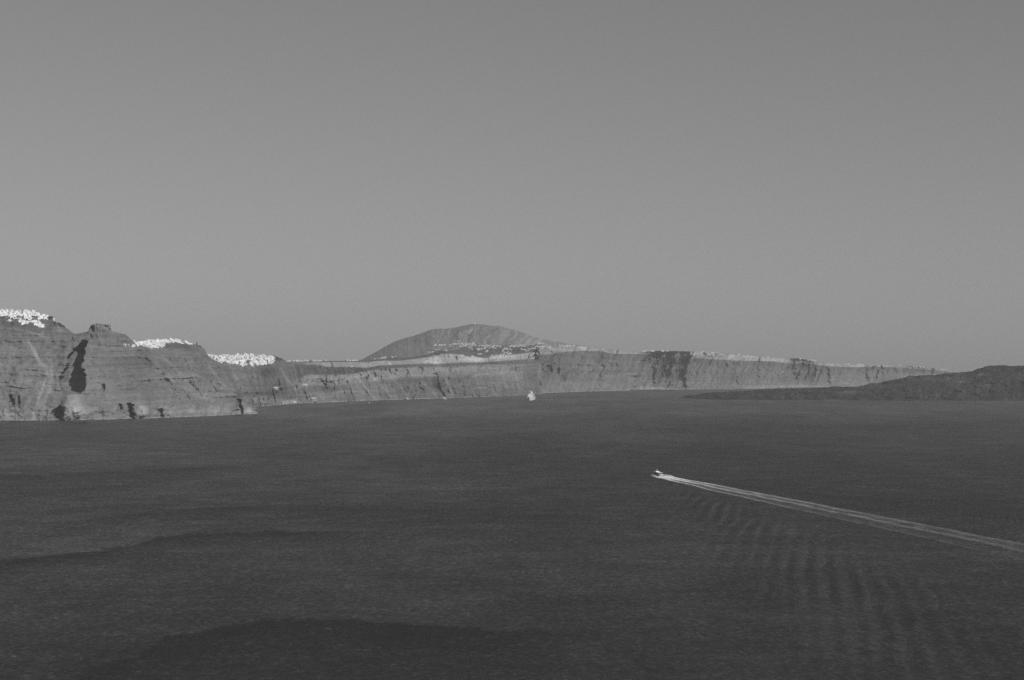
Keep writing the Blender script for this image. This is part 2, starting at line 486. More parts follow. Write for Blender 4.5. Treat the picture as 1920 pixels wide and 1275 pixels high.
# ------------------------------------------------------------------ the near headland with the rock plug
A_base = [(-140, 791), (0, 788.5), (100, 788), (200, 786.5), (300, 783.5), (400, 779.5), (440, 777.5), (462, 776.3), (484, 775.2)]
A_rim = [(-140, 586), (0, 583.5), (40, 585), (65, 586), (78, 591), (90, 594), (98, 595), (104, 604), (118, 611), (140, 626), (146, 625.5),
         (160, 622.5), (166, 621), (207, 620), (222, 624), (234, 626.5), (240, 631), (249, 638.5), (258, 647), (300, 667), (350, 692),
         (400, 716), (430, 730), (446, 742), (455, 752), (464, 760), (474, 770), (484, 774.8)]
def relA(px, py, s, Z, v, D):
    t = (py - 620) / 165
    warp = 9 * fbm(s / 160, Z / 300, 0.3, 3)
    zz = Z + warp
    beds = fbm(zz / 26.0, s / 900, 2.2, 4, 0.6)
    ledge = np.abs(((zz / 17.0) % 1) - 0.5) * 2
    cliffy = 0.45 + 0.55 * sstep(0.1, 0.45, fbm(s / 130, Z / 55, 9.9, 3) + 0.35)
    lower = sstep(745, 765, py)
    dY = -10 * beds * cliffy * (1 - lower) + 2.6 * ledge * cliffy * (1 - lower)
    top = sstep(800, 700, py)
    dY += -14 * (ridged(s / 120 + 0.3 * noise3(Z / 60, s / 200, 1), Z / 300, 0.5, 3) - 1.1) * (0.35 + 0.65 * top)
    dY += -6 * fbm(s / 24, Z / 20, 3.1, 5, 0.52)
    dY += -13 * sstep(200, 300, px) * (ridged((s + 1.1 * Z) / 62, Z / 300, 6.5, 3) - 1.1) * (1 - lower)
    # rough sea cliffs at the foot
    dY += -9 * lower * (ridged(s / 42, Z / 60, 7.7, 4) - 1.0)
    # the deep shaded recess left of the plug
    dY += gully(px, py, [(639, 154, 163), (650, 142, 159), (668, 125, 155), (685, 125, 152), (700, 112, 157), (715, 108, 161), (728, 110, 158), (737, 116, 148)], 112, 0.15, 5)
    dY += gully(px, py, [(626, 152, 168), (633, 146, 176), (638, 152, 166)], 10, 0.3, 4)
    dY += gully(px, py, [(629, 122, 136), (640, 124, 138)], 18, 0.5, 4)
    dY += gully(px, py, [(761, 108, 114), (770, 94, 118), (778, 93, 118), (787, 105, 119)], 60, 0.5, 4)
    dY += gully(px, py, [(742, 13, 24), (762, 14, 26)], 30, 0.6, 4) + gully(px, py, [(744, 30, 36), (764, 30, 36)], 22, 0.6, 3)
    dY += gully(px, py, [(757, 236, 247), (770, 238, 250), (784, 242, 252)], 45, 0.5, 4)
    dY += gully(px, py, [(758, 220, 227), (770, 222, 229)], 22, 0.5, 3) + gully(px, py, [(768, 293, 304), (782, 292, 305)], 30, 0.5, 3)
    dY += gully(px, py, [(749, 443, 452), (760, 440, 453), (776, 441, 456)], 40, 0.5, 4)
    dY += gully(px, py, [(721, 188, 197), (732, 188, 198)], 20, 0.5, 3)
    for (yy, xl, xr) in ((672, 170, 186), (681, 172, 225), (692, 226, 243), (700, 180, 215), (724, 205, 252), (731, 218, 262), (743, 180, 196), (748, 235, 252)):
        dY += gully(px, py, [(yy - 1.2, xl, xr), (yy + 1.5, xl, xr)], 7, 0.15, 6)
    dY += blobs(px, py, [(135, 760, 18, 22, -35), (266, 770, 14, 12, -25), (466, 770, 10, 6, -10), (150, 775, 14, 10, -12)])
    al = 0.162 + 0.03 * fbm(s / 200, Z / 120, 4.4, 4) + 0.03 * beds + 0.02 * fbm(s / 30, zz / 7, 8.1, 3)
    al += 0.07 * sstep(740, 768, py) * (0.3 + 0.8 * np.clip(fbm(s / 45, Z / 40, 5.5, 4) + 0.25, 0, 1))
    al += blobs(px, py, [(138, 756, 16, 20, 0.15), (150, 772, 16, 12, 0.10), (268, 770, 11, 11, 0.16), (468, 771, 8, 4, 0.12), (400, 770, 60, 5, 0.05), (330, 770, 30, 8, 0.04),
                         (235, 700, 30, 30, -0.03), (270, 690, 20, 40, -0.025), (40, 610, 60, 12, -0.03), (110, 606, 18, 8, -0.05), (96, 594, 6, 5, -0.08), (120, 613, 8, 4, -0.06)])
    for pts, wd, am in (([(54, 642), (62, 654), (68, 668), (76, 680), (88, 690), (88, 705), (83, 722), (76, 738), (70, 752), (65, 765), (63, 785)], 3.2, 0.10),
                        ([(66, 658), (70, 668)], 3, 0.06), ([(92, 660), (97, 690), (96, 712), (90, 740), (80, 760)], 4.5, 0.065),
                        ([(40, 712), (65, 714)], 1.5, 0.04), ([(55, 622), (75, 628), (82, 622)], 1.6, 0.05), ([(30, 616), (60, 624), (95, 634)], 3, 0.035),
                        ([(107, 608), (116, 620)], 4, 0.05),
                        ([(294, 694), (330, 716), (360, 736), (388, 750)], 3, 0.04), ([(307, 673), (340, 700), (360, 722)], 4, 0.035), ([(345, 712), (372, 735), (400, 752)], 3, 0.03),
                        ([(0, 640), (40, 646)], 6, -0.02), ([(22, 760), (45, 765), (55, 750)], 3, 0.03)):
        al += streak(px, py, pts, wd, am)
    al += 0.12 * sstep(1.6, 0.2, Z / 2.0) * (fbm(s / 40, 0.2, 0, 3) > -0.1)
    return dY, np.zeros_like(Z), al
terrain('headland', 'layered dark headland cliff with the shaded gully below a rock plug', -140, 484, 1.0,
        [(A_base, None), ([(-140, 768), (0, 764), (100, 762), (200, 760), (300, 757), (400, 759), (440, 762), (484, 775)], [(-140, 18), (400, 14), (484, 3)]),
         ([(-140, 690), (0, 690), (160, 690), (240, 705), (300, 720), (400, 742), (440, 752), (484, 774.9)], [(-140, 150), (100, 140), (160, 110), (300, 100), (400, 45), (484, 4)]),
         ([(-140, 625), (0, 622), (100, 630), (160, 645), (240, 660), (300, 686), (400, 724), (440, 740), (484, 774.85)], [(-140, 240), (100, 230), (170, 190), (300, 150), (400, 65), (484, 5)]),
         (A_rim, [(-140, 420), (0, 400), (100, 330), (140, 300), (190, 230), (300, 180), (400, 80), (484, 6)])],
        [30, 80, 60, 40], M_rock, relA, rim_noise=0.7, back=700)

def rock_plug():
    """the flat-topped crag that stands on the headland's crest: steep ragged walls, two-part top, undercut on its left front"""
    D = 5194.0
    k = D / F
    top = np.array([(-21, -7), (-18.5, 1), (-16, 5.5), (-13, 7.5), (-10, 10), (-4, 10.5), (3, 10.0), (7, 9.4), (10, 7.9), (13, 9.6), (17.5, 9.6), (19.5, 7), (20.5, 0), (22, -5)], float)
    na, nz = 160, 46
    rows = []
    for j in range(nz + 12):
        th = np.linspace(0, 2 * np.pi, na, endpoint=False)
        z = -16 + 26.5 * min(j, nz) / nz
        sc = 1.0 if j <= nz else 1 - (j - nz) / 12.0
        rad = (1.12 - 0.14 * sstep(-12, -3, z)) * sc
        x = 20.3 * np.sign(np.cos(th)) * np.abs(np.cos(th)) ** 0.75 * rad
        y = 13.0 * np.sign(np.sin(th)) * np.abs(np.sin(th)) ** 0.75 * rad
        nn = fbm(x / 5.5, y / 5.5, z / 9, 4) * 1.3 + (ridged(x / 6.5, y / 6.5, z / 30 + 4, 3) - 1.1) * 2.4
        x = x + np.cos(th) * nn * sc; y = y + np.sin(th) * nn * sc
        fr = (y < 0)
        y = y + fr * 9.0 * np.exp(-((x + 11.5) / 4.2) ** 4 - ((z - 1.0) / 5.5) ** 4)
        y = y + fr * 5.0 * np.exp(-((x - 14.5) / 3.0) ** 4 - ((z - 4.5) / 2.0) ** 4)
        zt = np.interp(x, top[:, 0], top[:, 1]) + 0.5 * fbm(x / 2.5, y / 2.5, 0.3, 3)
        zz = np.minimum(z, zt) if j < nz else zt
        rows.append(np.stack([x * k, y * k, zz * k], -1))
    P = np.array(rows)
    m = MB(); m.loft([[tuple(p) for p in row] for row in P], cap=False)
    me = m.mesh('rock_plug')
    q = P.reshape(-1, 3)
    at = me.attributes.new('albedo', 'FLOAT', 'POINT')
    at.data.foreach_set('value', (0.19 + 0.05 * fbm(q[:, 0] / 20, q[:, 1] / 20, q[:, 2] / 8, 3)).astype(np.float32))
    o = link('rock_plug', me, M_rock)
    o.location = world(187, 617.5, D)
    tag(o, 'flat topped crag standing on the crest of the near headland', kind='structure')
rock_plug()

# ------------------------------------------------------------------ the middle coast
B_base = [(225, 771), (400, 766), (480, 763), (500, 761.5), (540, 758), (560, 756.5), (580, 755.5), (620, 754), (665, 752), (700, 750.7), (760, 748.8),
          (832, 747.2), (870, 745.6), (930, 743.2), (980, 741), (1010, 738.5), (1070, 736)]
B_rim = [(225, 662), (244, 648), (258, 645.5), (266, 642), (275, 640), (300, 639.5), (315, 638), (330, 640), (345, 642), (365, 645.5), (372, 648), (380, 651.5), (384.5, 655),
         (387, 664), (392, 667), (410, 668.5), (430, 668), (470, 666.5), (500, 666.5), (512, 668), (522, 671.5), (530, 674.5), (533.5, 677), (536, 678.5), (545, 677.8), (600, 677),
         (660, 676.5), (690, 675.5), (705, 673.5), (722, 672), (732, 670), (742, 670), (760, 671), (790, 667), (830, 659), (870, 654), (900, 650), (960, 648), (1000, 646), (1070, 644)]
def relB(px, py, s, Z, v, D):
    right = sstep(520, 600, px)
    warp = 10 * fbm(s / 200, Z / 300, 1.3, 3)
    zz = Z + warp
    beds = fbm(zz / 24.0, s / 1200, 5.2, 4, 0.6)
    dY = -9 * beds * (1 - 0.4 * right)
    pal = np.clip(np.minimum((v - 0.85) * 6, (2.1 - v) * 6), 0, 1) * right         # the pale palisade
    dY += -16 * (ridged(s / 110 + 0.5 * noise3(Z / 50, s / 300, 2), Z / 500, 1.5, 3) - 1.1) * (1 - 0.3 * pal)
    dY += -10 * fbm(s / 28, Z / 24, 6.1, 5, 0.58)
    dY += -24 * (ridged((s + 1.0 * Z) / 75, Z / 300, 6.5, 4) - 1.1) * (1 - 0.6 * pal)
    dY += pal * 26 * sstep(0.0, 0.6, noise3(s / 75, Z / 400, 3.3) + 0.4 * noise3(s / 30, Z / 200, 1.1))
    low = sstep(1, 0, v)
    dY += -10 * low * (ridged(s / 60, Z / 70, 2.7, 3) - 1.0)
    for l, d in (([(749, 497, 505), (760, 496, 504)], 40), ([(743, 467, 475), (758, 467, 474)], 25), ([(690, 496, 512), (704, 498, 516), (714, 500, 512)], 40),
                 ([(703, 595, 601), (718, 596, 606)], 40), ([(714, 598, 608), (735, 604, 616)], 45), ([(716, 612, 628), (738, 614, 626)], 50), ([(683, 568, 580), (700, 572, 582)], 35),
                 ([(700, 672, 676), (716, 677, 681)], 40), ([(702, 684, 690), (712, 684, 690)], 30), ([(696, 695, 702), (708, 697, 704)], 28), ([(690, 737, 742), (703, 738, 743)], 45),
                 ([(692, 757, 766), (706, 764, 771)], 28), ([(688, 840, 845), (702, 845, 849)], 36), ([(686, 850, 855), (698, 846, 851)], 36),
                 ([(700, 812, 822), (722, 812, 824), (746, 826, 832)], 55), ([(724, 843, 850), (740, 850, 857)], 40), ([(733, 862, 868), (747, 864, 870)], 40),
                 ([(688, 898, 903), (706, 900, 905)], 28), ([(700, 915, 921), (720, 925, 931)], 30), ([(664, 828, 832), (678, 832, 836)], 40), ([(664, 853, 856), (676, 854, 857)], 34),
                 ([(744, 768, 774), (750, 768, 775)], 25), ([(716, 780, 786), (740, 792, 798)], 25), ([(705, 660, 666), (720, 664, 672)], 20), ([(722, 945, 960), (728, 940, 962)], 14), ([(727, 960, 980), (732, 955, 986)], 14)):
        dY += gully(px, py, l, d * 0.5, 0.6, 3.0)
    al = 0.14 + 0.025 * fbm(s / 220, Z / 130, 8.4, 4) + 0.02 * beds + 0.015 * fbm(s / 30, zz / 9, 8.1, 3) + 0.035 * (1 - pal) * fbm((s + 0.9 * Z) / 28, Z / 300, 2.6, 3)
    al += pal * (0.10 + 0.05 * fbm(s / 60, Z / 40, 3.9, 3)) * (1 - 0.6 * sstep(920, 1000, px))
    pum = np.clip(np.minimum((v - 3.0) * 8, (4.02 - v) * 8), 0, 1) * right
    al += pum * 0.15 * (1 - 0.5 * sstep(560, 545, px))
    dark = np.clip(np.minimum((v - 2.05) * 6, (3.0 - v) * 6), 0, 1) * right
    al += -0.045 * dark * (1 - 1.1 * sstep(680, 720, px))
    dYd = 0
    plat = sstep(3.98, 4.15, v)
    al += -0.032 * plat * sstep(700, 800, px) * (0.6 + 0.6 * (fbm(s / 60, D / 140, 2.2, 3) > -0.15))
    al += blobs(px, py, [(818, 676, 12, 8, 0.20), (803, 678, 9, 4, 0.12), (846, 670, 14, 8, 0.05), (892, 675, 17, 4.5, 0.22), (880, 671, 10, 3, 0.08), (930, 668, 18, 5, 0.14), (962, 668, 30, 5, 0.08),
                         (870, 674, 10, 5, 0.06), (720, 678, 25, 5, 0.03), (515, 752, 25, 6, 0.06), (488, 750, 16, 8, 0.08), (545, 752, 16, 3, 0.10), (470, 738, 50, 5, -0.05), (500, 700, 16, 10, -0.06),
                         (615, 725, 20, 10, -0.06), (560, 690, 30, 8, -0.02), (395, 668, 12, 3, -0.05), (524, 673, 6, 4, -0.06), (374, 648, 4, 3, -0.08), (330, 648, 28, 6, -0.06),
                         (760, 720, 30, 12, -0.03), (820, 720, 14, 10, -0.06), (640, 740, 40, 6, 0.03), (960, 706, 20, 8, 0.05), (360, 655, 30, 6, -0.03), (850, 700, 80, 4, -0.03)])
    for pts, wd, am in (([(393, 688), (406, 705), (418, 721), (428, 730)], 2.0, 0.09), ([(525, 689), (535, 706), (548, 722), (553, 728)], 1.6, 0.10), ([(565, 690), (575, 710), (590, 735), (605, 748)], 3, 0.03),
                        ([(680, 720), (690, 732), (702, 746)], 2.0, 0.08), ([(562, 746), (548, 750)], 1.0, 0.08), ([(568, 721), (577, 722)], 1.2, 0.12), ([(512, 727), (521, 727)], 1.2, 0.14),
                        ([(700, 708), (720, 728), (735, 745)], 2.5, 0.05), ([(730, 705), (750, 725), (765, 740)], 2.5, 0.05), ([(790, 716), (808, 730), (818, 744)], 3, 0.06),
                        ([(838, 712), (846, 730), (850, 742)], 3, 0.04), ([(885, 708), (897, 702), (945, 700)], 1.3, 0.06), ([(890, 727), (912, 727)], 1.0, 0.12), ([(930, 724), (960, 725)], 1.0, 0.06),
                        ([(632, 735), (660, 732), (685, 738)], 1.5, 0.05), ([(625, 735), (690, 734)], 1.0, 0.05)):
        al += streak(px, py, pts, wd, am)
    al += 0.14 * sstep(4.5, 0.5, Z) * (0.3 + 0.7 * (fbm(s / 70, 0.7, 0, 3) > -0.05))
    return dY * (1 - 0.8 * plat), np.zeros_like(Z), al
terrain('middle_coast', 'hazy middle coast with a pale palisade band above long scree slopes', 225, 1016, 1.0,
        [(B_base, None),
         ([(225, 735), (400, 732), (480, 741), (500, 741), (540, 742), (560, 728), (575, 718), (620, 722), (660, 717), (700, 713), (730, 708), (760, 703), (810, 702), (870, 700), (920, 700), (960, 698), (1070, 695)],
          [(225, 60), (480, 30), (600, 130), (1070, 200)]),
         ([(225, 720), (400, 712), (480, 735), (520, 728), (560, 712), (575, 703.5), (620, 703), (660, 702), (690, 694.5), (740, 690), (780, 688), (830, 688), (870, 686), (910, 684), (960, 683), (1070, 680)],
          [(225, 90), (480, 45), (600, 150), (1070, 225)]),
         ([(225, 685), (384, 688), (400, 690), (480, 690), (520, 690), (545, 682), (560, 683), (600, 684), (612, 687.5), (640, 688.5), (670, 689), (690, 690), (710, 686), (740, 684), (790, 682.5), (830, 682.5), (870, 680), (910, 679.5), (960, 676), (1000, 674), (1070, 672)],
          [(225, 300), (480, 260), (600, 420), (800, 700), (1070, 500)]),
         ([(225, 670), (384, 668), (400, 675), (480, 676), (520, 679), (536, 679.5), (545, 679), (670, 678.5), (690, 679), (705, 677), (722, 676), (750, 676), (790, 671), (830, 663), (860, 663.5), (880, 669), (910, 671.5), (935, 666.5), (960, 665), (1000, 660), (1070, 652)],
          [(225, 420), (480, 340), (600, 480), (800, 800), (1070, 560)]),
         (B_rim, [(225, 520), (384, 520), (387, 560), (520, 480), (600, 900), (700, 1300), (830, 2000), (1070, 1900)])],
        [45, 20, 36, 22, 34], M_rock, relB, rim_noise=0.35, back=900, drop=0.02)

# ------------------------------------------------------------------ the mountain behind
def relD(px, py, s, Z, v, D):
    u = px + (py - 610) * 0.6 + 11 * fbm(px / 36, py / 22, 0.4, 4)
    g = ridged(u / 21.0, v * 1.6, 2.4, 5) - 1.1
    right = sstep(760, 860, px)
    dY = -55 * g * (0.2 + 0.8 * right) * (0.6 + 0.8 * fbm(px / 40, py / 30, 3.3, 2)) - 22 * fbm(px / 14, py / 10, 1.9, 4)
    al = 0.186 + 0.02 * fbm(px / 30, py / 15, 7.1, 4) + 0.07 * right * (fbm(u / 11.0, v * 0.9, 4.1, 3) > 0.15) * sstep(608, 622, py)
    al += blobs(px, py, [(740, 655, 50, 12, 0.02), (1010, 640, 30, 4, 0.03), (700, 668, 30, 5, 0.03)])
    return dY * sstep(0, 0.1, 1.0 - v), np.zeros_like(Z), al
def mountain():
    px = np.arange(660, 1191, 1.0)
    rim = icurve([(660, 679), (680, 673.5), (700, 662.5), (720, 651), (740, 640.5), (758, 634), (775, 630), (790, 624.5), (808, 618), (820, 616), (835, 616.5), (850, 614.5), (868, 611), (880, 608), (890, 607), (908, 608.5), (922, 611),
                  (936, 611), (950, 615), (962, 617.5), (980, 623.5), (1000, 631), (1020, 636), (1040, 640), (1070, 645), (1100, 649.5), (1130, 654), (1160, 658), (1190, 663)], px)
    rim = rim + 0.45 * fbm(px / 8, 1.1, 0, 4)
    foot = icurve([(660, 700), (800, 690), (900, 676), (1000, 672), (1190, 680)], px)
    m = 90
    t = np.linspace(0, 1, m)[:, None]
    py = foot * (1 - t) + rim * t
    D = 11350 + 1500 * t + 1300 * sstep(960, 1060, px)[None, :] + 0 * py
    pxg = np.broadcast_to(px, py.shape)
    dY, dZ, al = relD(pxg, py, None, None, np.broadcast_to(t, py.shape) * 1.0, D)
    X = (pxg - 960) / F * (D + dY); Z = H + (HY - py) / F * D; Y = D + dY
    X = np.vstack([X[:1], X, X[-1:], X[-1:]]); Y = np.vstack([Y[:1] - 50, Y, Y[-1:] + 700, Y[-1:] + 2500])
    Z = np.vstack([np.full((1, len(px)), -10.0), Z, Z[-1:] * 0.75, np.full((1, len(px)), -10.0)])
    al = np.vstack([al[:1], al, al[-1:], al[-1:]])
    co = np.stack([X, Y, Z], -1).reshape(-1, 3); R, n = X.shape
    j, i = np.meshgrid(np.arange(R - 1), np.arange(n - 1), indexing='ij'); a = (j * n + i).ravel()
    q = np.stack([a, a + 1, a + n + 1, a + n], 1)
    me = bpy.data.meshes.new('mountain'); me.from_pydata(co.tolist(), [], q.tolist())
    at = me.attributes.new('albedo', 'FLOAT', 'POINT'); at.data.foreach_set('value', np.clip(al, .02, .7).ravel().astype(np.float32))
    o = link('mountain', me, M_mount); tag(o, 'broad gullied mountain rising behind the middle coast', kind='structure')
    SURF['mountain'] = (co, q)
mountain()

# ------------------------------------------------------------------ the long far cliff
E_base = [(970, 741.5), (1000, 738.8), (1040, 736.2), (1100, 734), (1200, 731.6), (1300, 730.2), (1400, 729), (1480, 727.5), (1560, 725.5), (1700, 722), (1820, 720), (2080, 716)]
E_rim = [(970, 737), (976, 716), (984, 696), (989, 676), (994, 662), (1000, 657), (1010, 653.5), (1030, 651), (1060, 648.5), (1085, 648.5), (1110, 650), (1130, 653), (1150, 655.5), (1180, 658.5), (1200, 660), (1212, 657.5),
         (1250, 657.8), (1300, 658.5), (1350, 662.5), (1400, 665.5), (1440, 670), (1500, 672), (1530, 677), (1550, 681), (1580, 683), (1620, 684), (1640, 683.5), (1660, 683.5), (1700, 685), (1740, 689.5),
         (1780, 693.5), (1810, 696), (1830, 697), (1900, 700), (2080, 706)]
E_band = [(970, 738), (976, 718), (984, 700), (989, 684), (994, 672), (1000, 669), (1012, 667), (1030, 665), (1060, 661), (1090, 658.5), (1120, 659), (1140, 662), (1165, 664.5), (1200, 664), (1230, 670), (1260, 670), (1290, 672), (1340, 674.5), (1380, 677.5), (1450, 678),
          (1475, 682), (1520, 683), (1550, 687), (1600, 689), (1640, 688), (1700, 690), (1760, 696), (1810, 700), (1900, 704), (2080, 710)]
def relE(px, py, s, Z, v, D):
    band = np.clip(np.minimum((v - 1.98) * 5, 1), 0, 1)
    slant = px + (py - 690) * 0.35
    dY = -70 * (ridged(slant / 26.0 + 0.3 * noise3(py / 12, px / 60, 1), py / 90, 3.5, 4) - 1.1) * (0.4 + 0.6 * sstep(735, 690, py))
    dY += -9 * fbm(px / 9, py / 14, 2.1, 4)
    dY += -22 * fbm(Z / 30, px / 200, 6.2, 3) * 0.6
    dk = []
    for l, d in (([(656, 993, 1008), (672, 994, 1005), (680, 995, 1004)], 160), ([(681, 990, 1001), (700, 984, 996), (706, 990, 998)], 110), ([(690, 1003, 1009), (718, 1002, 1009)], 80), ([(686, 1022, 1034), (698, 1020, 1036)], 110),
                 ([(674, 1036, 1042), (684, 1030, 1040)], 50), ([(690, 1042, 1050), (700, 1042, 1050)], 80), ([(704, 1053, 1058), (716, 1054, 1060)], 40), ([(724, 1009, 1026), (727, 1006, 1022)], 30),
                 ([(663, 1211, 1218), (680, 1210, 1217)], 90), ([(676, 1226, 1234), (690, 1219, 1228), (722, 1220, 1228)], 110), ([(664, 1230, 1238), (672, 1228, 1236)], 60), ([(664, 1248, 1260), (684, 1236, 1248), (708, 1230, 1242)], 120),
                 ([(672, 1256, 1266), (692, 1246, 1258), (712, 1240, 1250)], 110), ([(660, 1272, 1280), (690, 1262, 1274), (704, 1262, 1268)], 90), ([(668, 1278, 1296), (680, 1270, 1290), (700, 1262, 1284), (728, 1252, 1286)], 190),
                 ([(714, 1242, 1256), (728, 1240, 1254)], 80), ([(706, 1379, 1383), (722, 1378, 1384)], 50), ([(676, 1482, 1488), (704, 1484, 1490)], 70), ([(672, 1494, 1510), (700, 1486, 1500), (712, 1486, 1496)], 130),
                 ([(676, 1512, 1520), (712, 1500, 1512)], 110), ([(682, 1526, 1532), (716, 1515, 1526)], 90), ([(690, 1544, 1552), (704, 1550, 1556), (722, 1548, 1556)], 130), ([(688, 1618, 1626), (716, 1618, 1628)], 90),
                 ([(688, 1632, 1645), (712, 1636, 1642)], 80), ([(686, 1648, 1654), (706, 1650, 1656)], 70), ([(688, 1674, 1680), (702, 1676, 1682)], 70), ([(688, 1702, 1710), (702, 1702, 1710)], 70), ([(690, 1728, 1733), (700, 1728, 1733)], 50), ([(690, 1744, 1750), (700, 1744, 1750)], 50)):
        dY += gully(px, py, l, d * (1.0 if l[0][1] < 1062 else 0.55), 0.4, 3)
    sl3 = px + (py - 690) * 0.4 + 5 * fbm(px / 20, py / 10, 6.8, 4)
    for l, q, d, ya, yb in ((1212, 1291, 210, 655, 735), (1486, 1551, 150, 668, 730), (996, 1022, 28, 652, 735)):
        dY += d * np.clip((q - sl3) / (q - l), 0, 1) * sstep(l - 16, l, sl3) * (sl3 < q) * sstep(ya, ya + 8, py)
    zone = blobs(px, py, [(1250, 695, 46, 36, 1.0), (1510, 697, 34, 26, 1.0), (1700, 695, 90, 14, 0.7), (1010, 690, 30, 30, 0.8)])
    sl2 = px + (py - 690) * 0.55 + 3 * fbm(px / 12, py / 12, 1.8, 3)
    dY += -75 * zone * (ridged(sl2 / 11.0, py / 60, 5.5, 3) - 1.1)
    al = 0.145 + 0.022 * fbm(px / 40, py / 22, 3.7, 4) + 0.012 * fbm(px / 6, py / 14, 6.1, 3)
    al += 0.035 * fbm(slant / 5.0, py / 40, 9.7, 3) + 0.03 * sstep(1.1, 0.2, v)
    broken = sstep(1195, 1212, px) * (1 - sstep(1290, 1302, px)) + sstep(1470, 1490, px) * (1 - sstep(1520, 1535, px)) + sstep(985, 1003, px) * 0 
    patch = 0.75 + 0.45 * fbm(px / 13, py / 20, 2.8, 3)
    al += band * 0.21 * patch * (1 - 0.75 * broken) * (1 - 0.55 * sstep(1640, 1700, px)) * sstep(2.0, 2.12, v) * sstep(3.03, 2.9, v)
    al += -0.03 * sstep(1.5, 1.9, v) * (1 - band)
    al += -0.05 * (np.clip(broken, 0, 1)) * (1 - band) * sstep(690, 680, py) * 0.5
    al += blobs(px, py, [(1070, 717, 14, 3, 0.04), (1150, 677, 14, 1.5, 0.06), (1195, 678, 10, 1.2, 0.06), (1180, 701, 14, 1.0, 0.10), (1130, 708, 60, 5, 0.02), (1220, 728, 30, 2.2, 0.12), (1250, 729, 30, 1.5, 0.08),
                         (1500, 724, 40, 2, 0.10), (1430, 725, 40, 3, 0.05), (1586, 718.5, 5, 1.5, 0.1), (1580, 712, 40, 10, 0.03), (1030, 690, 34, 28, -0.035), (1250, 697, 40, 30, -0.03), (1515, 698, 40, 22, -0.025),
                         (1225, 662, 6, 6, 0.05), (1240, 663, 5, 6, 0.05), (1254, 663, 5, 5, 0.04)])
    al += 0.10 * sstep(6, 1, Z) * (0.2 + 0.8 * (fbm(s / 90, 0.1, 0, 3) > 0))
    return dY, np.zeros_like(Z), al
terrain('far_cliff', 'long hazy cliff wall with a pale band under its crest', 970, 2080, 1.0,
        [(E_base, None),
         ([(970, 739), (984, 720), (1000, 712), (1100, 708), (1300, 706), (1500, 708), (1600, 710), (1800, 712), (2080, 714)], [(970, 160), (1300, 260), (2080, 260)]),
         (E_band, [(970, 330), (1300, 420), (2080, 330)]),
         (E_rim, [(970, 370), (1300, 450), (2080, 350)])],
        [44, 48, 20], M_far, relE, rim_noise=0.45, back=1200, drop=0.02)

# ------------------------------------------------------------------ the dark lava island on the right
def relF(px, py, s, Z, v, D):
    dZ = np.zeros_like(Z)
    lump = fbm(px / 26, D / 260, 4.2, 5, 0.6)
    dY = -40 * fbm(px / 26, py / 9, 2.9, 5, 0.5) * sstep(0.0, 0.12, v)
    dZ += 6 * lump * sstep(0.03, 0.2, v) * sstep(2.02, 1.6, v)
    # lava lobes: the front flow stands in front of the back one
    front = icurve([(1280, 760), (1570, 751), (1600, 745), (1640, 740), (1680, 735), (1695, 726), (1720, 722), (1800, 720), (1850, 706), (1870, 700), (2080, 690)], px)
    dY += 160 * sstep(2.5, -2.5, py - front + 2 * fbm(px / 15, 0.2, 0.3, 3)) * sstep(1560, 1620, px) * sstep(2, 1.5, v)
    al = 0.032 + 0.02 * np.clip(lump, -1, 1) + 0.02 * fbm(px / 7, py / 3, 1.7, 4)
    al += blobs(px, py, [(1640, 724, 40, 5, 0.03), (1600, 737, 34, 2.5, 0.035), (1800, 716, 18, 2, 0.06), (1840, 703, 14, 2.5, 0.05), (1700, 735, 30, 2, 0.02), (1560, 750, 12, 0.9, 0.12), (1760, 712, 70, 5, 0.02), (1850, 726, 6, 4, 0.03),
                         (1740, 741, 40, 2, 0.02), (1820, 722, 60, 4, 0.015)])
    return dY, dZ, al
terrain('lava_island', 'low dark lava island with rough lobed flows on the right', 1278, 2080, 1.0,
        [([(1278, 745.5), (1300, 747), (1350, 749.5), (1450, 750.2), (1560, 750.4), (1700, 751.5), (1920, 751.3), (2080, 751)], None),
         ([(1278, 745), (1300, 744), (1330, 741.5), (1400, 739), (1500, 737), (1560, 736.5), (1600, 736), (1640, 731), (1680, 728), (1720, 722), (1800, 720), (1850, 716), (1920, 714), (2080, 712)], [(1278, 8), (1400, 250), (1700, 350), (2080, 350)]),
         ([(1278, 744.6), (1284, 743.6), (1295, 741), (1310, 738.4), (1340, 735.2), (1400, 732.3), (1450, 729.5), (1500, 728), (1550, 726), (1565, 724.3), (1600, 725.3), (1620, 722.5), (1630, 718.5), (1650, 718), (1660, 714.5), (1690, 709.3), (1705, 705),
           (1735, 703.7), (1755, 703), (1770, 700.5), (1800, 698), (1822, 696), (1835, 691), (1850, 686.5), (1862, 685), (1876, 684.5), (1888, 685), (1894, 686.5), (1910, 685.8), (1950, 684), (2080, 688)],
          [(1278, 16), (1400, 500), (1560, 700), (1700, 1000), (2080, 1100)])],
        [50, 60], M_lava, relF, rim_noise=0.8, back=700, drop=0.08)

BVH = {k: BVHTree.FromPolygons([Vector(c) for c in co.tolist()], q.tolist()) for k, (co, q) in SURF.items()}
EYE = Vector((0, 0, H))
def ground_at(px, py, names):
    """the point of the named ground that lies in this direction from the viewpoint"""
    d = Vector(((px - 960) / F, 1.0, (HY - py) / F)).normalized()
    best = None
    for k in names:
        h = BVH[k].ray_cast(EYE, d)
        if h[0] is not None and (best is None or h[3] < best[1]): best = (h[0], h[3], h[1])
    return best

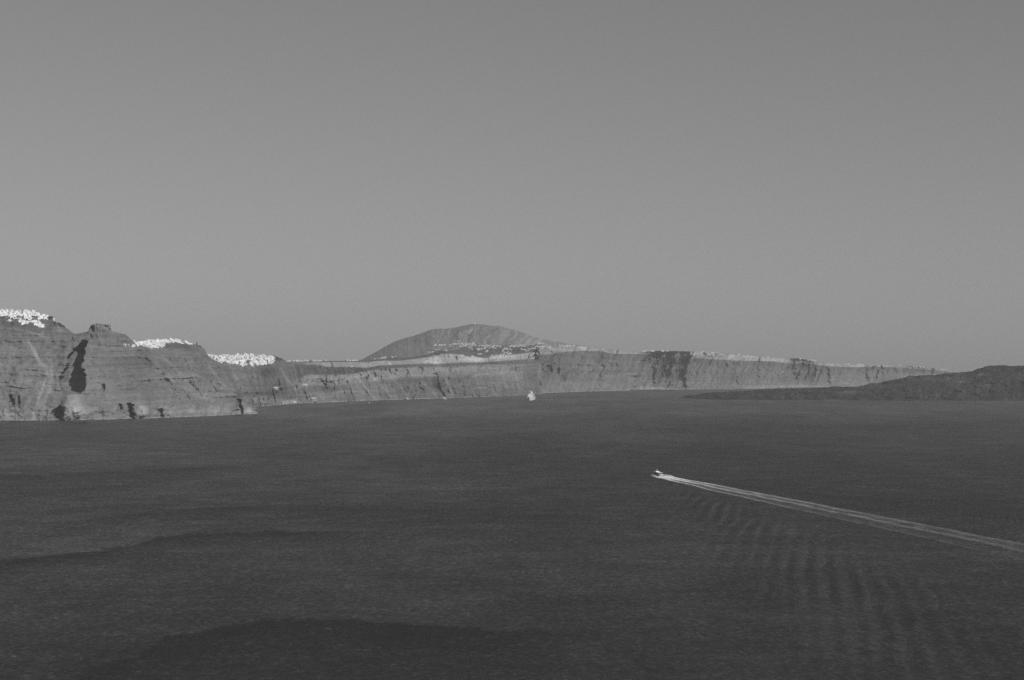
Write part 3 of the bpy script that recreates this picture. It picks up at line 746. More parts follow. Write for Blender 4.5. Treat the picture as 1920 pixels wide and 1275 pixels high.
# ------------------------------------------------------------------ whitewashed towns
def wall_grid(mb, xs, zs, y, holes, depth=0.25, mi=0, mo=1):
    """a front wall at y facing -y with recessed openings (holes: set of (column, row))"""
    for i in range(len(xs) - 1):
        for j in range(len(zs) - 1):
            x0, x1, z0, z1 = xs[i], xs[i + 1], zs[j], zs[j + 1]
            if (i, j) in holes:
                yb = y + depth
                mb.add([(x0, yb, z0), (x1, yb, z0), (x1, yb, z1), (x0, yb, z1)], [(0, 1, 2, 3)], mo)
                mb.add([(x0, y, z0), (x1, y, z0), (x1, y, z1), (x0, y, z1), (x0, yb, z0), (x1, yb, z0), (x1, yb, z1), (x0, yb, z1)],
                       [(0, 1, 5, 4), (1, 2, 6, 5), (2, 3, 7, 6), (3, 0, 4, 7)], mi)
            else:
                mb.add([(x0, y, z0), (x1, y, z0), (x1, y, z1), (x0, y, z1)], [(0, 1, 2, 3)], mi)

def shell(mb, x0, x1, y0, y1, z0, z1, cols, rows, holes, top=True):
    wall_grid(mb, cols, rows, y0, holes)
    mb.add([(x1, y0, z0), (x1, y1, z0), (x1, y1, z1), (x1, y0, z1)], [(0, 1, 2, 3)])
    mb.add([(x1, y1, z0), (x0, y1, z0), (x0, y1, z1), (x1, y1, z1)], [(0, 1, 2, 3)])
    mb.add([(x0, y1, z0), (x0, y0, z0), (x0, y0, z1), (x0, y1, z1)], [(0, 1, 2, 3)])
    if top:
        p = 0.3
        mb.add([(x0 + p, y0 + p, z1 - .5), (x1 - p, y0 + p, z1 - .5), (x1 - p, y1 - p, z1 - .5), (x0 + p, y1 - p, z1 - .5)], [(0, 1, 2, 3)])
        o = [(x0, y0, z1), (x1, y0, z1), (x1, y1, z1), (x0, y1, z1)]; q = [(x0 + p, y0 + p, z1), (x1 - p, y0 + p, z1), (x1 - p, y1 - p, z1), (x0 + p, y1 - p, z1)]
        r = [(a, b, c - .5) for a, b, c in q]
        mb.add(o + q + r, [(i, (i + 1) % 4, 4 + (i + 1) % 4, 4 + i) for i in range(4)] + [(4 + i, 4 + (i + 1) % 4, 8 + (i + 1) % 4, 8 + i) for i in range(4)])

def h_flat():
    m = MB(); shell(m, -4.5, 4.5, 0, 8, -6, 4.6, [-4.5, -3.2, -2.0, -0.6, 0.6, 2.0, 3.2, 4.5], [-6, 0, 0.9, 2.3, 4.6], {(1, 2), (3, 1), (3, 2), (5, 2)})
    m.box(-1, 1.2, 4, 6, 4.1, 5.6); return m
def h_two():
    m = MB(); shell(m, -5, 5, 0, 5, -6, 3.4, [-5, -3.6, -2.4, -0.6, 0.6, 2.4, 3.6, 5], [-6, 0, 0.9, 2.3, 3.4], {(1, 2), (3, 1), (3, 2), (5, 2)})
    shell(m, -5, 2.5, 3.2, 10, 2.6, 7.4, [-5, -3.4, -2.2, -0.8, 0.6, 2.5], [2.6, 3.6, 5.6, 7.4], {(1, 1), (3, 1)})
    m.box(-5.2, -5.0, 0.2, 3.0, 3.4, 4.2); return m
def h_vault():
    m = MB(); n = 10; x, y1 = 3.2, 10
    ring = [(-x, 0, -6), (x, 0, -6), (x, 0, 2.8)] + [(x * math.cos(math.pi * i / n), 0, 2.8 + 2.2 * math.sin(math.pi * i / n)) for i in range(1, n)] + [(-x, 0, 2.8)]
    ring2 = [(a, y1, c) for a, b, c in ring]
    m.loft([ring, ring2])
    m.box(-0.55, 0.55, -0.06, 0.1, 0, 2.1, 1); m.box(-1.9, -1.1, -0.06, 0.1, 0.9, 2.1, 1); m.box(1.1, 1.9, -0.06, 0.1, 0.9, 2.1, 1)
    m.box(-4.2, 4.2, -3.5, 0, -6, -0.2); m.box(-4.2, 4.2, -3.6, -3.35, -0.2, 0.7); return m
def h_long():
    m = MB(); shell(m, -8, 8, 0, 7, -6, 4.0, [-8, -6.8, -5.8, -4, -3, -1, 0.2, 2, 3, 5, 6, 8], [-6, 0, 0.8, 2.2, 4.0], {(1, 2), (3, 2), (5, 1), (5, 2), (7, 2), (9, 2)})
    m.box(-8, 8, -3.2, -0.02, -6, -0.2); m.box(-8, 8, -3.4, -3.2, -6, 0.7); return m
def h_tall():
    m = MB(); shell(m, -4, 4, 0, 8, -6, 9.2, [-4, -2.8, -1.6, -0.5, 0.5, 1.6, 2.8, 4], [-6, 0, 0.9, 2.2, 3.6, 5.0, 6.6, 9.2], {(1, 2), (3, 1), (3, 2), (5, 2), (1, 4), (3, 4), (5, 4), (3, 6)})
    m.box(-4, 0, 4, 8.4, 8.6, 10.6); return m
def h_dome():
    m = MB(); shell(m, -4, 4, 0, 9, -6, 4.4, [-4, -2.4, -1.4, -0.7, 0.7, 1.4, 2.4, 4], [-6, 0, 1.2, 2.6, 4.4], {(1, 2), (3, 1), (3, 2), (5, 2)})
    m.tube((0, 4.6, 3.9), (0, 4.6, 5.4), 3.0, 14); m.dome(0, 4.6, 5.4, 2.9, n=14); m.tube((0, 4.6, 8.2), (0, 4.6, 9.3), 0.12, 5); return m
def h_ruin():
    m = MB(); shell(m, -3.5, 3.5, 0, 6, -6, 3.2, [-3.5, -0.6, 0.6, 3.5], [-6, 0, 2.0, 3.2], {(1, 1)}, top=True)
    m.box(-3.5, 1.0, 2, 6.2, 2.6, 3.9); return m
KINDS = {'flat roofed': h_flat, 'two storey': h_two, 'vaulted': h_vault, 'terraced': h_long, 'tall': h_tall, 'domed': h_dome, 'small low': h_ruin}
MESHES = {}
for k, fn in KINDS.items():
    mb = fn(); me = mb.mesh('house')
    bm = bmesh.new(); bm.from_mesh(me); bmesh.ops.remove_doubles(bm, verts=bm.verts, dist=1e-4); bmesh.ops.recalc_face_normals(bm, faces=bm.faces); bm.to_mesh(me); bm.free()
    me.materials.append(M_white); me.materials.append(M_open)
    MESHES[k] = me
PICK = ['flat roofed'] * 6 + ['two storey'] * 5 + ['vaulted'] * 3 + ['terraced'] * 4 + ['tall'] * 2 + ['domed'] + ['small low'] * 3

def inside(x, y, poly):
    c = False
    for i in range(len(poly)):
        x0, y0 = poly[i]; x1, y1 = poly[i - 1]
        if (y0 > y) != (y1 > y) and x < (x1 - x0) * (y - y0) / (y1 - y0) + x0: c = not c
    return c

def set_down(px, py, names, reach=14):
    g, q = None, py
    while g is None and q < py + reach:
        g = ground_at(px, q, names); q += 0.4
    return g

ORD = ['first', 'second', 'third', 'fourth', 'fifth', 'sixth', 'seventh', 'eighth', 'ninth', 'tenth', 'eleventh', 'twelfth', 'thirteenth', 'fourteenth',
       'fifteenth', 'sixteenth', 'seventeenth', 'eighteenth', 'nineteenth', 'twentieth']
ALL_HOUSES = []
def town(place, group, polys, sx, sy, ground, dens=1.0, size=1.0, bands=('skyline row', 'upper row', 'middle row', 'lower row', 'bottom edge')):
    ys = [p[1] for q in polys for p in q]; xs = [p[0] for q in polys for p in q]
    y0, y1 = min(ys), max(ys)
    spots = []
    y = y0; r = 0
    while y <= y1 + 0.5:
        x = min(xs) - 2 + (r % 2) * sx * 0.5
        while x < max(xs) + 2:
            X, Y = x + random.uniform(-.35, .35) * sx, y + random.uniform(-.45, .45) * sy
            if any(inside(X, Y, q) for q in polys) and random.random() < dens: spots.append((X, Y))
            x += sx
        y += sy; r += 1
    placed = []
    for X, Y in spots:
        g = set_down(X, Y + 1.2, ground)
        if g is None: continue
        p = g[0]; kind = random.choice(PICK)
        o = bpy.data.objects.new('house', MESHES[kind]); COL.objects.link(o)
        sc = size * random.uniform(0.8, 1.2)
        o.scale = (sc * random.uniform(.85, 1.4), sc, sc * random.uniform(.7, 1.1))
        o.location = p + Vector((0, 1.5, -0.3))
        o.rotation_euler = (0, 0, random.gauss(0.25, 0.45))
        placed.append((X, Y, kind, o))
    tm = MB()
    for X, Y in spots:
        for _ in range(3):
            g = set_down(X + random.uniform(-.6, .6) * sx, Y + 1.2 + random.uniform(-.6, .6) * sy, ground, 2)
            if g is None or random.random() < 0.15: continue
            p = g[0]; w_, a_ = random.uniform(5, 11), random.gauss(0.1, 0.3); c_, s_ = math.cos(a_), math.sin(a_)
            k = len(tm.v); hh = random.uniform(0.6, 2.6)
            tm.box(-w_ / 2, w_ / 2, -1.0, random.uniform(3, 6), -4, hh)
            if random.random() < 0.4: tm.box(-w_ / 2, -w_ / 2 + .4, -1.0, 3, hh, hh + .9)
            for i in range(k, len(tm.v)):
                x, y, z = tm.v[i]; tm.v[i] = (p.x + x * c_ - y * s_, p.y + x * s_ + y * c_, p.z + z)
    to = tm.build('terraces', M_white)
    tag(to, f'whitewashed terraces and steps filling the gaps between houses of the {place}', kind='stuff')
    # labels: kind of house, row, and its place along that row
    nb = len(bands); cells = {}
    top = {}
    for X, Y, kind, o in placed:
        b = min(nb - 1, int((Y - y0) / (y1 - y0 + 1e-6) * nb))
        cells.setdefault((kind, b), []).append((X, o))
    for (kind, b), lst in cells.items():
        lst.sort(key=lambda q: q[0])
        for i, (X, o) in enumerate(lst):
            n = len(lst)
            if n == 1: lab = f'only {kind} white house in the {bands[b]} of the {place}'
            elif i == 0: lab = f'leftmost {kind} white house in the {bands[b]} of the {place}'
            elif i == n - 1: lab = f'rightmost {kind} white house in the {bands[b]} of the {place}'
            else: lab = f'{ORD[min(i, 19)]} {kind} white house from the left, {bands[b]} of the {place}'
            tag(o, lab, 'house', group)
    ALL_HOUSES.extend(placed)
    return placed

T1 = [[(-24, 576), (0, 577), (13, 578), (16, 580), (37, 580), (44, 578), (66, 580), (72, 585), (76, 588), (89, 589), (92, 590), (88, 593), (87, 597), (82, 599), (77, 598), (72, 594), (62, 594), (60, 598), (66, 600), (80, 607), (82, 613), (75, 613),
       (65, 606), (57, 601), (46, 595), (42, 594), (41, 589), (37, 591), (28, 590), (32, 595), (26, 598), (20, 597), (17, 592), (3, 590), (-24, 588)],
      [(31, 597), (40, 597), (50, 603), (57, 607), (56, 609), (45, 606), (36, 601)], [(10, 600), (21, 601), (21, 602.5), (10, 601.5)]]
T2 = [[(246, 646.6), (246.5, 644), (248, 644), (252, 647), (256, 647.6)],
      [(250, 637), (257, 636), (274, 634.5), (290, 637), (305, 633.5), (311, 631.5), (322, 636), (332, 634), (341, 637.5), (352, 641), (364, 643.5), (364, 645), (345, 643), (330, 641), (311, 642.5), (308, 645.5), (307, 648), (298, 650), (288, 652),
       (278, 652.5), (272, 648.5), (264, 647), (257, 645)]]
T3 = [[(387, 663), (404, 663.5), (424, 664.5), (433, 663), (449, 665), (470, 664), (490, 666), (496, 664), (510, 667), (514, 669), (517, 678), (514, 680), (497, 680), (483, 682), (476, 682), (474, 686.5), (469, 684), (464, 678), (459, 677.5), (461, 683), (458, 685),
       (452, 684), (448, 681), (440, 681), (435, 683), (425, 677.5), (408, 677), (400, 671.5), (392, 667.5)]]
G1, G2, G3 = 'white houses of the hill town at the left edge', 'white houses of the town on the dark crag', 'white houses of the wide ridge town'
town('left hill town', G1, T1, 5.0, 2.7, ['headland'], 0.97, 0.95)
town('crag town', G2, T2, 4.6, 2.5, ['middle_coast', 'headland'], 0.97, 1.05)
town('ridge town', G3, T3, 4.9, 2.7, ['middle_coast', 'headland'], 0.97, 1.15)
print('houses', len(ALL_HOUSES))

def extra_house(px, py, kind, lab, ground, sc=1.0, group=None, name='house', cat='house', rz=0.2, sz=None):
    g = set_down(px, py, ground)
    if g is None: return
    o = bpy.data.objects.new(name, MESHES[kind]); COL.objects.link(o)
    o.location = g[0] + Vector((0, 1, -0.3)); o.scale = (sc, sc, sz or sc); o.rotation_euler = (0, 0, rz)
    tag(o, lab, cat, group)
extra_house(100, 601, 'tall', 'lone white house on the slope below the left edge hill town, beside dark bushes', ['headland'], 0.95)
extra_house(233.8, 647, 'flat roofed', 'leftmost lone white house on the dark slope left of the crag town', ['headland'], 0.8)
extra_house(240.5, 647, 'small low', 'tiny white house between two others on the slope left of the crag town', ['headland'], 0.8)

def church(px, py, ground, lab, sc):
    g = set_down(px, py, ground); 
    if g is None: return
    r = empty('church', g[0] + Vector((0, 2, -1)), 0.2); r.scale = (sc, sc, sc)
    m = MB(); shell(m, -6, 6, 0, 14, -5, 7, [-6, -4.2, -2.8, -1, 1, 2.8, 4.2, 6], [-5, 0, 2, 3.4, 5.4, 7], {(1, 2), (1, 3), (3, 1), (3, 2), (5, 2), (5, 3)}); m.build('nave', [M_white, M_open], r)
    m = MB(); m.tube((0, 8, 6.4), (0, 8, 9.2), 4.2, 16); m.build('drum', M_white, r)
    m = MB(); m.dome(0, 8, 9.2, 4.1, n=16, m=6, h=1.15); m.build('dome', M_white, r)
    m = MB(); m.tube((0, 8, 13.8), (0, 8, 16), 0.15, 6); m.box(-.6, .6, 7.9, 8.1, 15.0, 15.3); m.build('cross', M_metal, r)
    tag(r, lab, 'church')
def bell_tower(px, py, ground, lab, sc):
    g = set_down(px, py, ground)
    if g is None: return
    r = empty('bell_tower', g[0] + Vector((0, 2, -1)), 0.1); r.scale = (sc, sc, sc)
    m = MB(); m.box(-2.2, 2.2, 0, 4.4, -6, 8); m.box(-2.5, 2.5, -.3, 4.7, 8, 8.5)
    for sx in (-1, 1):
        for y in (0, 3.6): m.box(sx * 1.8 - .4, sx * 1.8 + .4, y, y + .8, 8.5, 12)
    m.box(-2.4, 2.4, -.2, 4.6, 12, 12.6); m.build('tower', M_white, r)
    m = MB(); m.dome(0, 2.2, 12.6, 2.0, n=12, h=1.2); m.build('cupola', M_white, r)
    m = MB(); m.tube((0, 2.2, 9.2), (0, 2.2, 10.6), 1.0, 10, 0.5); m.build('bell', M_metal, r)
    tag(r, lab, 'bell tower')
church(445.5, 666, ['middle_coast'], 'white domed church rising above the roofs of the wide ridge town', 1.0)
bell_tower(458.2, 666, ['middle_coast'], 'thin white bell tower on the skyline of the wide ridge town', 0.85)
extra_house(472, 668.5, 'tall', 'broad pale block standing over the middle of the wide ridge town', ['middle_coast'], 1.7, sz=1.2, rz=0.0)
church(311.5, 634, ['middle_coast'], 'small white church on the highest point of the crag town', 0.6)
extra_house(330.5, 637.5, 'tall', 'tall white house standing proud on the skyline of the crag town', ['middle_coast'], 1.1, rz=0.0)
church(44.5, 580.5, ['headland'], 'small white church on the skyline of the left edge hill town', 0.45)

# ------------------------------------------------------------------ far villages: specks of houses along the far rims
def far_houses():
    m = MB()
    def put(px, py, ground, w_, h_, dd=8.0):
        g = set_down(px, py, ground, 8)
        if g is None: return
        p = g[0]; a = random.gauss(0.15, 0.4); c, s_ = math.cos(a), math.sin(a)
        k = len(m.v)
        m.box(-w_ / 2, w_ / 2, 0, dd, -5, h_)
        if random.random() < 0.5: m.box(-w_ / 2, w_ * random.uniform(-.1, .3), dd * .4, dd, h_, h_ + 2.8)
        for i in range(k, len(m.v)):
            x, y, z = m.v[i]
            m.v[i] = (p.x + x * c - y * s_, p.y + x * s_ + y * c, p.z + z)
    def row(a, b, n, ground, jx=1.5, jy=0.6, wr=(7, 13), hr=(3.2, 5.5)):
        for i in range(n):
            t = random.random()
            put(a[0] + (b[0] - a[0]) * t + random.gauss(0, jx * .3), a[1] + (b[1] - a[1]) * t + random.gauss(0, jy), ground, random.uniform(*wr), random.uniform(*hr))
    far = ['far_cliff', 'middle_coast', 'mountain']
    E = ['far_cliff', 'middle_coast', 'mountain']
    row((1003, 651), (1032, 651), 26, E, jy=0.9); row((1008, 645), (1020, 644.5), 9, E); row((1046, 649.2), (1078, 648.6), 34, E, jy=.4); row((992, 656), (1004, 652), 10, E); row((976, 655), (992, 659), 10, E)
    row((1204, 659.5), (1216, 656.5), 9, E); row((1216, 657), (1226, 656.5), 9, E, jy=.5); row((1241, 658), (1252, 657.6), 12, E, jy=.4); row((1226, 659), (1240, 660), 5, E)
    row((1283, 657.6), (1288, 657.6), 4, E, jy=.2); row((1310, 659), (1326, 661), 12, E, jy=.3); row((1330, 661), (1354, 662.6), 9, E, jy=.3); row((1385, 663.8), (1387, 664), 3, E, jy=.2); row((1438, 669), (1441, 669), 4, E, jy=.3)
    row((1498, 671.7), (1502, 672), 3, E, jy=.2); row((1515, 672.2), (1530, 674.5), 10, E, jy=.3); row((1566, 680), (1569, 680), 3, E, jy=.3); row((1583, 681.5), (1592, 682.5), 9, E, jy=.7); row((1606, 684), (1626, 685), 12, E, jy=.5)
    row((1680, 684.5), (1690, 684.6), 4, E, jy=.3); row((1718, 687.2), (1736, 687.8), 9, E, jy=.3); row((1763, 691), (1782, 693.4), 12, E, jy=.4)
    C = ['middle_coast', 'mountain', 'far_cliff']
    row((540, 678), (577, 677.2), 26, C, jy=.3); row((584, 676.8), (604, 675.8), 14, C, jy=.2); row((609, 675.5), (614, 675.5), 3, C); row((650, 676), (671, 675.3), 20, C, jy=.25); row((700, 674), (724, 671), 12, C, jy=.4)
    row((735, 670), (743, 669), 5, C); row((728, 683), (732, 683), 2, C)
    row((815, 648), (838, 647), 18, C, jy=.7); row((841, 647.5), (862, 645), 14, C, jy=.5); row((850, 640), (862, 639.5), 5, C, jy=.3, wr=(6, 9))
    for _ in range(75): put(876 + random.gauss(0, 10), 647 + random.gauss(0, 2.2) + 0.0, C, random.uniform(6, 11), random.uniform(3, 5))
    row((890, 648), (938, 650), 30, C, jy=.8); row((894, 655), (930, 652), 20, C, jy=.8); row((862, 658), (905, 656), 8, C, jy=.7); row((816, 657), (832, 656.4), 8, C, jy=.2); row((801, 660.8), (814, 660.3), 8, C, jy=.2); row((836, 658), (840, 658), 3, C)
    row((908, 660), (920, 658), 5, C); row((938, 656), (958, 655), 12, C, jy=1.6); row((950, 650), (990, 649), 22, C, jy=.8); row((940, 660), (960, 664), 14, C, jy=1.3); row((896, 664), (902, 664), 5, C, jy=.4)
    row((918, 670), (936, 668.5), 20, C, jy=1.2, hr=(3.5, 6)); row((936, 668), (956, 666), 18, C, jy=1.0); row((864, 667.6), (873, 667.8), 7, C, jy=.3); row((884, 670.5), (905, 674), 26, C, jy=1.0)
    row((960, 648), (1000, 647), 16, C, jy=.6)
    o = m.build('distant_houses', plain('far_whitewash', 0.52, 0.9))
    tag(o, 'specks of white houses scattered along the far rims and below the mountain', 'houses', kind='stuff')
far_houses()

# ------------------------------------------------------------------ bushes on the crests
def shrubs():
    m = MB()
    def clump(px, py, n, rx, ry, ground, sz):
        for _ in range(n):
            g = set_down(px + random.gauss(0, rx), py + random.gauss(0, ry), ground, 8)
            if g is None: continue
            c = g[0]
            for _ in range(26):
                d = Vector((random.gauss(0, 1), random.gauss(0, 1), abs(random.gauss(0, .9)) + .1)).normalized() * sz * random.uniform(.5, 1.0)
                p = c + d; u = Vector((random.uniform(-1, 1), random.uniform(-1, 1), random.uniform(-1, 1))).normalized() * sz * .34
                q = u.orthogonal().normalized() * sz * .3
                m.add([p - u - q, p + u - q, p + u + q, p - u + q], [(0, 1, 2, 3)])
    A = ['headland']; B = ['middle_coast', 'mountain']
    clump(16, 578, 4, 1.5, .5, A, 2.6); clump(76, 588.5, 3, 1, .6, A, 2.6); clump(95, 594, 26, 3, 2.2, A, 3.0); clump(107, 606, 14, 4, 1.2, A, 3.0); clump(115, 611, 10, 3, 1.0, A, 3.0)
    clump(62, 594, 10, 6, 1.2, A, 2.2); clump(48, 600, 8, 6, 1.4, A, 2.2); clump(10, 596, 12, 8, 1.6, A, 2.4); clump(30, 605, 14, 20, 2, A, 2.4); clump(40, 583, 5, 3, 1, A, 2.2)
    clump(523, 672, 34, 5, 2.0, B, 3.6); clump(517, 668, 6, 3, .6, B, 3.4); clump(285, 640, 8, 20, 2, B, 2.4); clump(440, 672, 12, 30, 3, B, 2.4); clump(428, 665, 4, 1, .5, B, 3)
    clump(374, 648, 6, 3, .8, B, 2.6); clump(582, 676.3, 4, 1.5, .3, B, 3.5); clump(608, 675.6, 4, 1, .2, B, 3.5)
    for _ in range(10): clump(random.uniform(800, 990), random.uniform(650, 664), 8, 7, 1.0, B, 5.0)
    clump(640, 690, 26, 40, 1.0, B, 4)
    o = m.build('shrubs', M_leaf); tag(o, 'dark low bushes scattered on the crests among the white houses', kind='stuff')
shrubs()

def cypress(px, py):
    g = set_down(px, py, ['middle_coast'])
    if g is None: return
    r = empty('cypress_tree', g[0])
    m = MB(); m.tube((0, 0, -1), (0, 0, 3), 0.5, 7, 0.35); m.build('trunk', plain('bark', 0.12), r)
    m = MB()
    for _ in range(420):
        z = random.uniform(1.2, 14); k = 2.0 * (1 - (z / 14.5) ** 2) ** .6 * random.uniform(.6, 1.05); a = random.uniform(0, 6.28)
        p = Vector((k * math.cos(a), k * math.sin(a), z)); u = Vector((random.gauss(0, .3), random.gauss(0, .3), 1)).normalized() * .8; q = u.orthogonal().normalized() * .35
        m.add([p - u - q, p + u - q, p + u + q, p - u + q], [(0, 1, 2, 3)])
    m.build('crown', M_leaf, r); tag(r, 'dark narrow cypress tree standing at the right end of the crag town', 'tree')
cypress(369, 648)

# ------------------------------------------------------------------ summit station on the mountain
def station():
    g = set_down(890, 607, ['mountain'])
    r = empty('summit_station', g[0] + Vector((0, 20, -3)))
    m = MB(); m.box(-34, -14, -5, 8, 0, 7); m.box(10, 32, -4, 9, -3, 5); m.build('building', M_cream, r)
    m = MB(); m.dome(0, 0, 3, 6.5, n=14, m=6); m.tube((0, 0, -4), (0, 0, 3), 5.5, 14); m.build('radome', M_white, r)
    for x, h in ((-22, 18), (-6, 14), (14, 15), (26, 12)):
        m = MB(); m.tube((x, 2, 0), (x, 2, h), .7, 6, .3)
        for z in (h * .6, h * .8): m.box(x - 1.6, x + 1.6, 1.6, 2.4, z, z + .5)
        m.build('mast', M_metal, r)
    tag(r, 'cluster of pale station buildings and masts on the mountain summit', 'station')
station()

# ------------------------------------------------------------------ little harbour under the cliffs
def shed(px, py, w_, d_, h_, lab, rz=0.0, mat=M_cream, cat='building', name='harbour_building'):
    g = set_down(px, py, ['middle_coast', 'headland'])
    if g is None: return
    r = empty(name, g[0] + Vector((0, -2, 0)), rz)
    m = MB()
    n = max(3, int(w_ / 5)); xs = [-w_ / 2]; holes = set()
    for i in range(n):
        c = -w_ / 2 + (i + .5) * w_ / n; xs += [c - .9, c + .9]; holes.add((2 * i + 1, 1))
    xs.append(w_ / 2)
    shell(m, -w_ / 2, w_ / 2, 0, d_, -5, h_, xs, [-5, h_ * .2, h_ * .65, h_], holes, top=False); m.build('wall', [mat, M_open], r)
    m = MB(); m.add([(-w_ / 2 - .6, -.8, h_ + .02), (w_ / 2 + .6, -.8, h_ + .02), (w_ / 2 + .6, d_ + .8, h_ + .02), (-w_ / 2 - .6, d_ + .8, h_ + .02), (-w_ / 4, d_ / 2, h_ + 3.2), (w_ / 4, d_ / 2, h_ + 3.2)],
                [(3, 2, 1, 0), (0, 1, 5, 4), (2, 3, 4, 5), (1, 2, 5), (3, 0, 4)]); m.build('roof', M_hull_w, r)
    tag(r, lab, cat)
shed(587, 750.5, 32, 16, 8, 'long harbour building with a bright white roof at the cliff foot', mat=M_stone)
shed(516.5, 728.5, 20, 8, 3, 'low white roofed building on a ledge above the shore', mat=M_cream)
shed(572.5, 722.5, 18, 8, 3, 'pale building halfway up the scree beneath the palisade', mat=M_cream)
for i, (x, y, k, lab) in enumerate(((531, 756.5, 'flat roofed', 'leftmost white house beside the small harbour shore'), (535.5, 756.2, 'vaulted', 'vaulted white house in the left cluster by the harbour shore'),
                                    (539.5, 756, 'small low', 'lowest white house in the left cluster by the harbour shore'), (547, 756, 'flat roofed', 'white house in the gap between two harbour clusters'),
                                    (551, 755.5, 'two storey', 'two storey white house on the harbour shore'), (554, 755.3, 'flat roofed', 'rightmost white house beside the small harbour shore'))):
    extra_house(x, y - 1.5, k, lab, ['middle_coast'], 0.75, 'white houses on the harbour shore')

# ------------------------------------------------------------------ boats
def hull_rings(Ln, B, T, fb, sheer, tr=0.85, n=14, rake=0.12):
    """stations from stern (y=-L/2) to bow (y=L/2); each ring a closed section"""
    rings = []
    for i in range(n + 1):
        u = i / n; y = -Ln / 2 + Ln * u
        bw = B / 2 * (tr + (1 - tr) * min(1, u * 3)) * (1 - max(0, (u - .5) / .5) ** 2.2) + 0.02 * B
        z1 = fb + sheer * max(0, (u - .3) / .7) ** 2
        rk = rake * Ln * max(0, (u - .6) / .4) ** 1.5
        rings.append([(-bw, y + rk, z1), (-bw * .93, y + rk * .7, z1 * .45), (-bw * .7, y + rk * .3, -T * .4), (0, y, -T), (bw * .7, y + rk * .3, -T * .4), (bw * .93, y + rk * .7, z1 * .45), (bw, y + rk, z1)])
    return rings

def fast_boat():
    r = empty('motor_yacht', (0, 0, 0))
    Ln, B = 25.0, 5.4  # metres
    hm = MB(); hm.loft(hull_rings(Ln, B, 0.9, 1.9, 1.1)); hull = hm.build('hull', M_hull_d, r)
    m = MB()
    for sgn in (-1, 1): m.tube((sgn * (B / 2 + .02), -Ln / 2 + .3, 1.8), (sgn * (B / 2 + .02), 4.5, 1.9), .12, 6)
    m.build('rubbing_strake', M_rubber, hull)
    m = MB(); m.box(-B / 2 + .25, B / 2 - .25, -Ln / 2 + .4, 6.0, 1.90, 2.02); m.build('deck', M_deck, r)
    m = MB(); m.box(-2.2, 2.2, -7.0, 5.2, 2.02, 4.4, tx=.12, ty=.3); cab = m.build('cabin', M_hull_d, r)
    for sgn in (-1, 1):
        for k in range(6):
            m = MB(); y = -6.3 + k * 1.8; x = sgn * 2.16
            m.box(min(x, x - sgn * .05), max(x, x - sgn * .05), y, y + 1.4, 2.9, 4.0); m.build('window', M_glass, cab)
    m = MB(); m.add([(-2.0, 5.22, 2.9), (2.0, 5.22, 2.9), (1.9, 4.95, 4.2), (-1.9, 4.95, 4.2)], [(0, 1, 2, 3)]); m.build('windscreen', M_glass, cab)
    m = MB(); m.box(-.5, .5, -7.06, -6.98, 2.02, 4.0); m.build('door', M_glass, cab)
    m = MB(); m.box(-2.55, 2.55, -10.2, 5.4, 4.42, 4.62); roof = m.build('roof', M_hull_w, r)
    for x, y in ((-2.3, -9.9), (2.3, -9.9), (-2.3, -8.2), (2.3, -8.2)):
        m = MB(); m.tube((x, y, 2.0), (x, y, 4.45), .07, 6); m.build('post', M_metal, r)
    m = MB(); m.box(-1.7, 1.7, 0.5, 4.0, 4.62, 5.3, tx=.1, ty=.3); m.build('flybridge', M_hull_w, r)
    m = MB(); m.tube((0, 2.6, 5.2), (0, 2.0, 8.2), .12, 6, .06); mast = m.build('mast', M_metal, r)
    m = MB(); m.box(-.9, .9, 2.1, 2.5, 6.8, 7.0); m.build('radar', M_hull_w, mast)
    m = MB(); m.box(-2.4, 2.4, -12.4, -11.6, 2.0, 2.9); m.build('stern_bench', M_hull_w, r)
    m = MB()
    for sgn in (-1, 1):
        pts = [(sgn * 2.5, 6.0, 2.9), (sgn * 2.2, 8.5, 3.3), (sgn * 1.2, 11.5, 3.9), (0, 13.4, 4.2)]
        for a, b in zip(pts, pts[1:]): m.tube(a, b, .05, 5)
        for a in pts[:-1]: m.tube(a, (a[0], a[1], a[2] - 1.0), .04, 5)
    m.build('bow_rail', M_metal, r)
    m = MB(); m.tube((-1.5, -12.5, 2), (-1.5, -13.0, 4.0), .05, 5); m.add([(-1.5, -12.9, 3.2), (-1.5, -14.2, 3.0), (-1.5, -14.3, 3.8), (-1.5, -13.0, 3.95)], [(0, 1, 2, 3)]); m.build('flag', M_canvas, r)
    m = MB()
    for x in (-.9, .9): m.tube((x, -12.6, .4), (x, -13.3, -.6), .35, 8, .2)
    m.build('outdrive', M_rubber, r)
    c = np.array(WA) + hd * 16.5
    r.location = (c[0], c[1], 0.35)
    r.rotation_euler = (math.radians(3.5), 0, HEAD)
    r.scale = (1.2, 1.35, 1.1)
    tag(r, 'motor boat with white roof racing ahead of a long foaming wake', 'boat')
fast_boat()

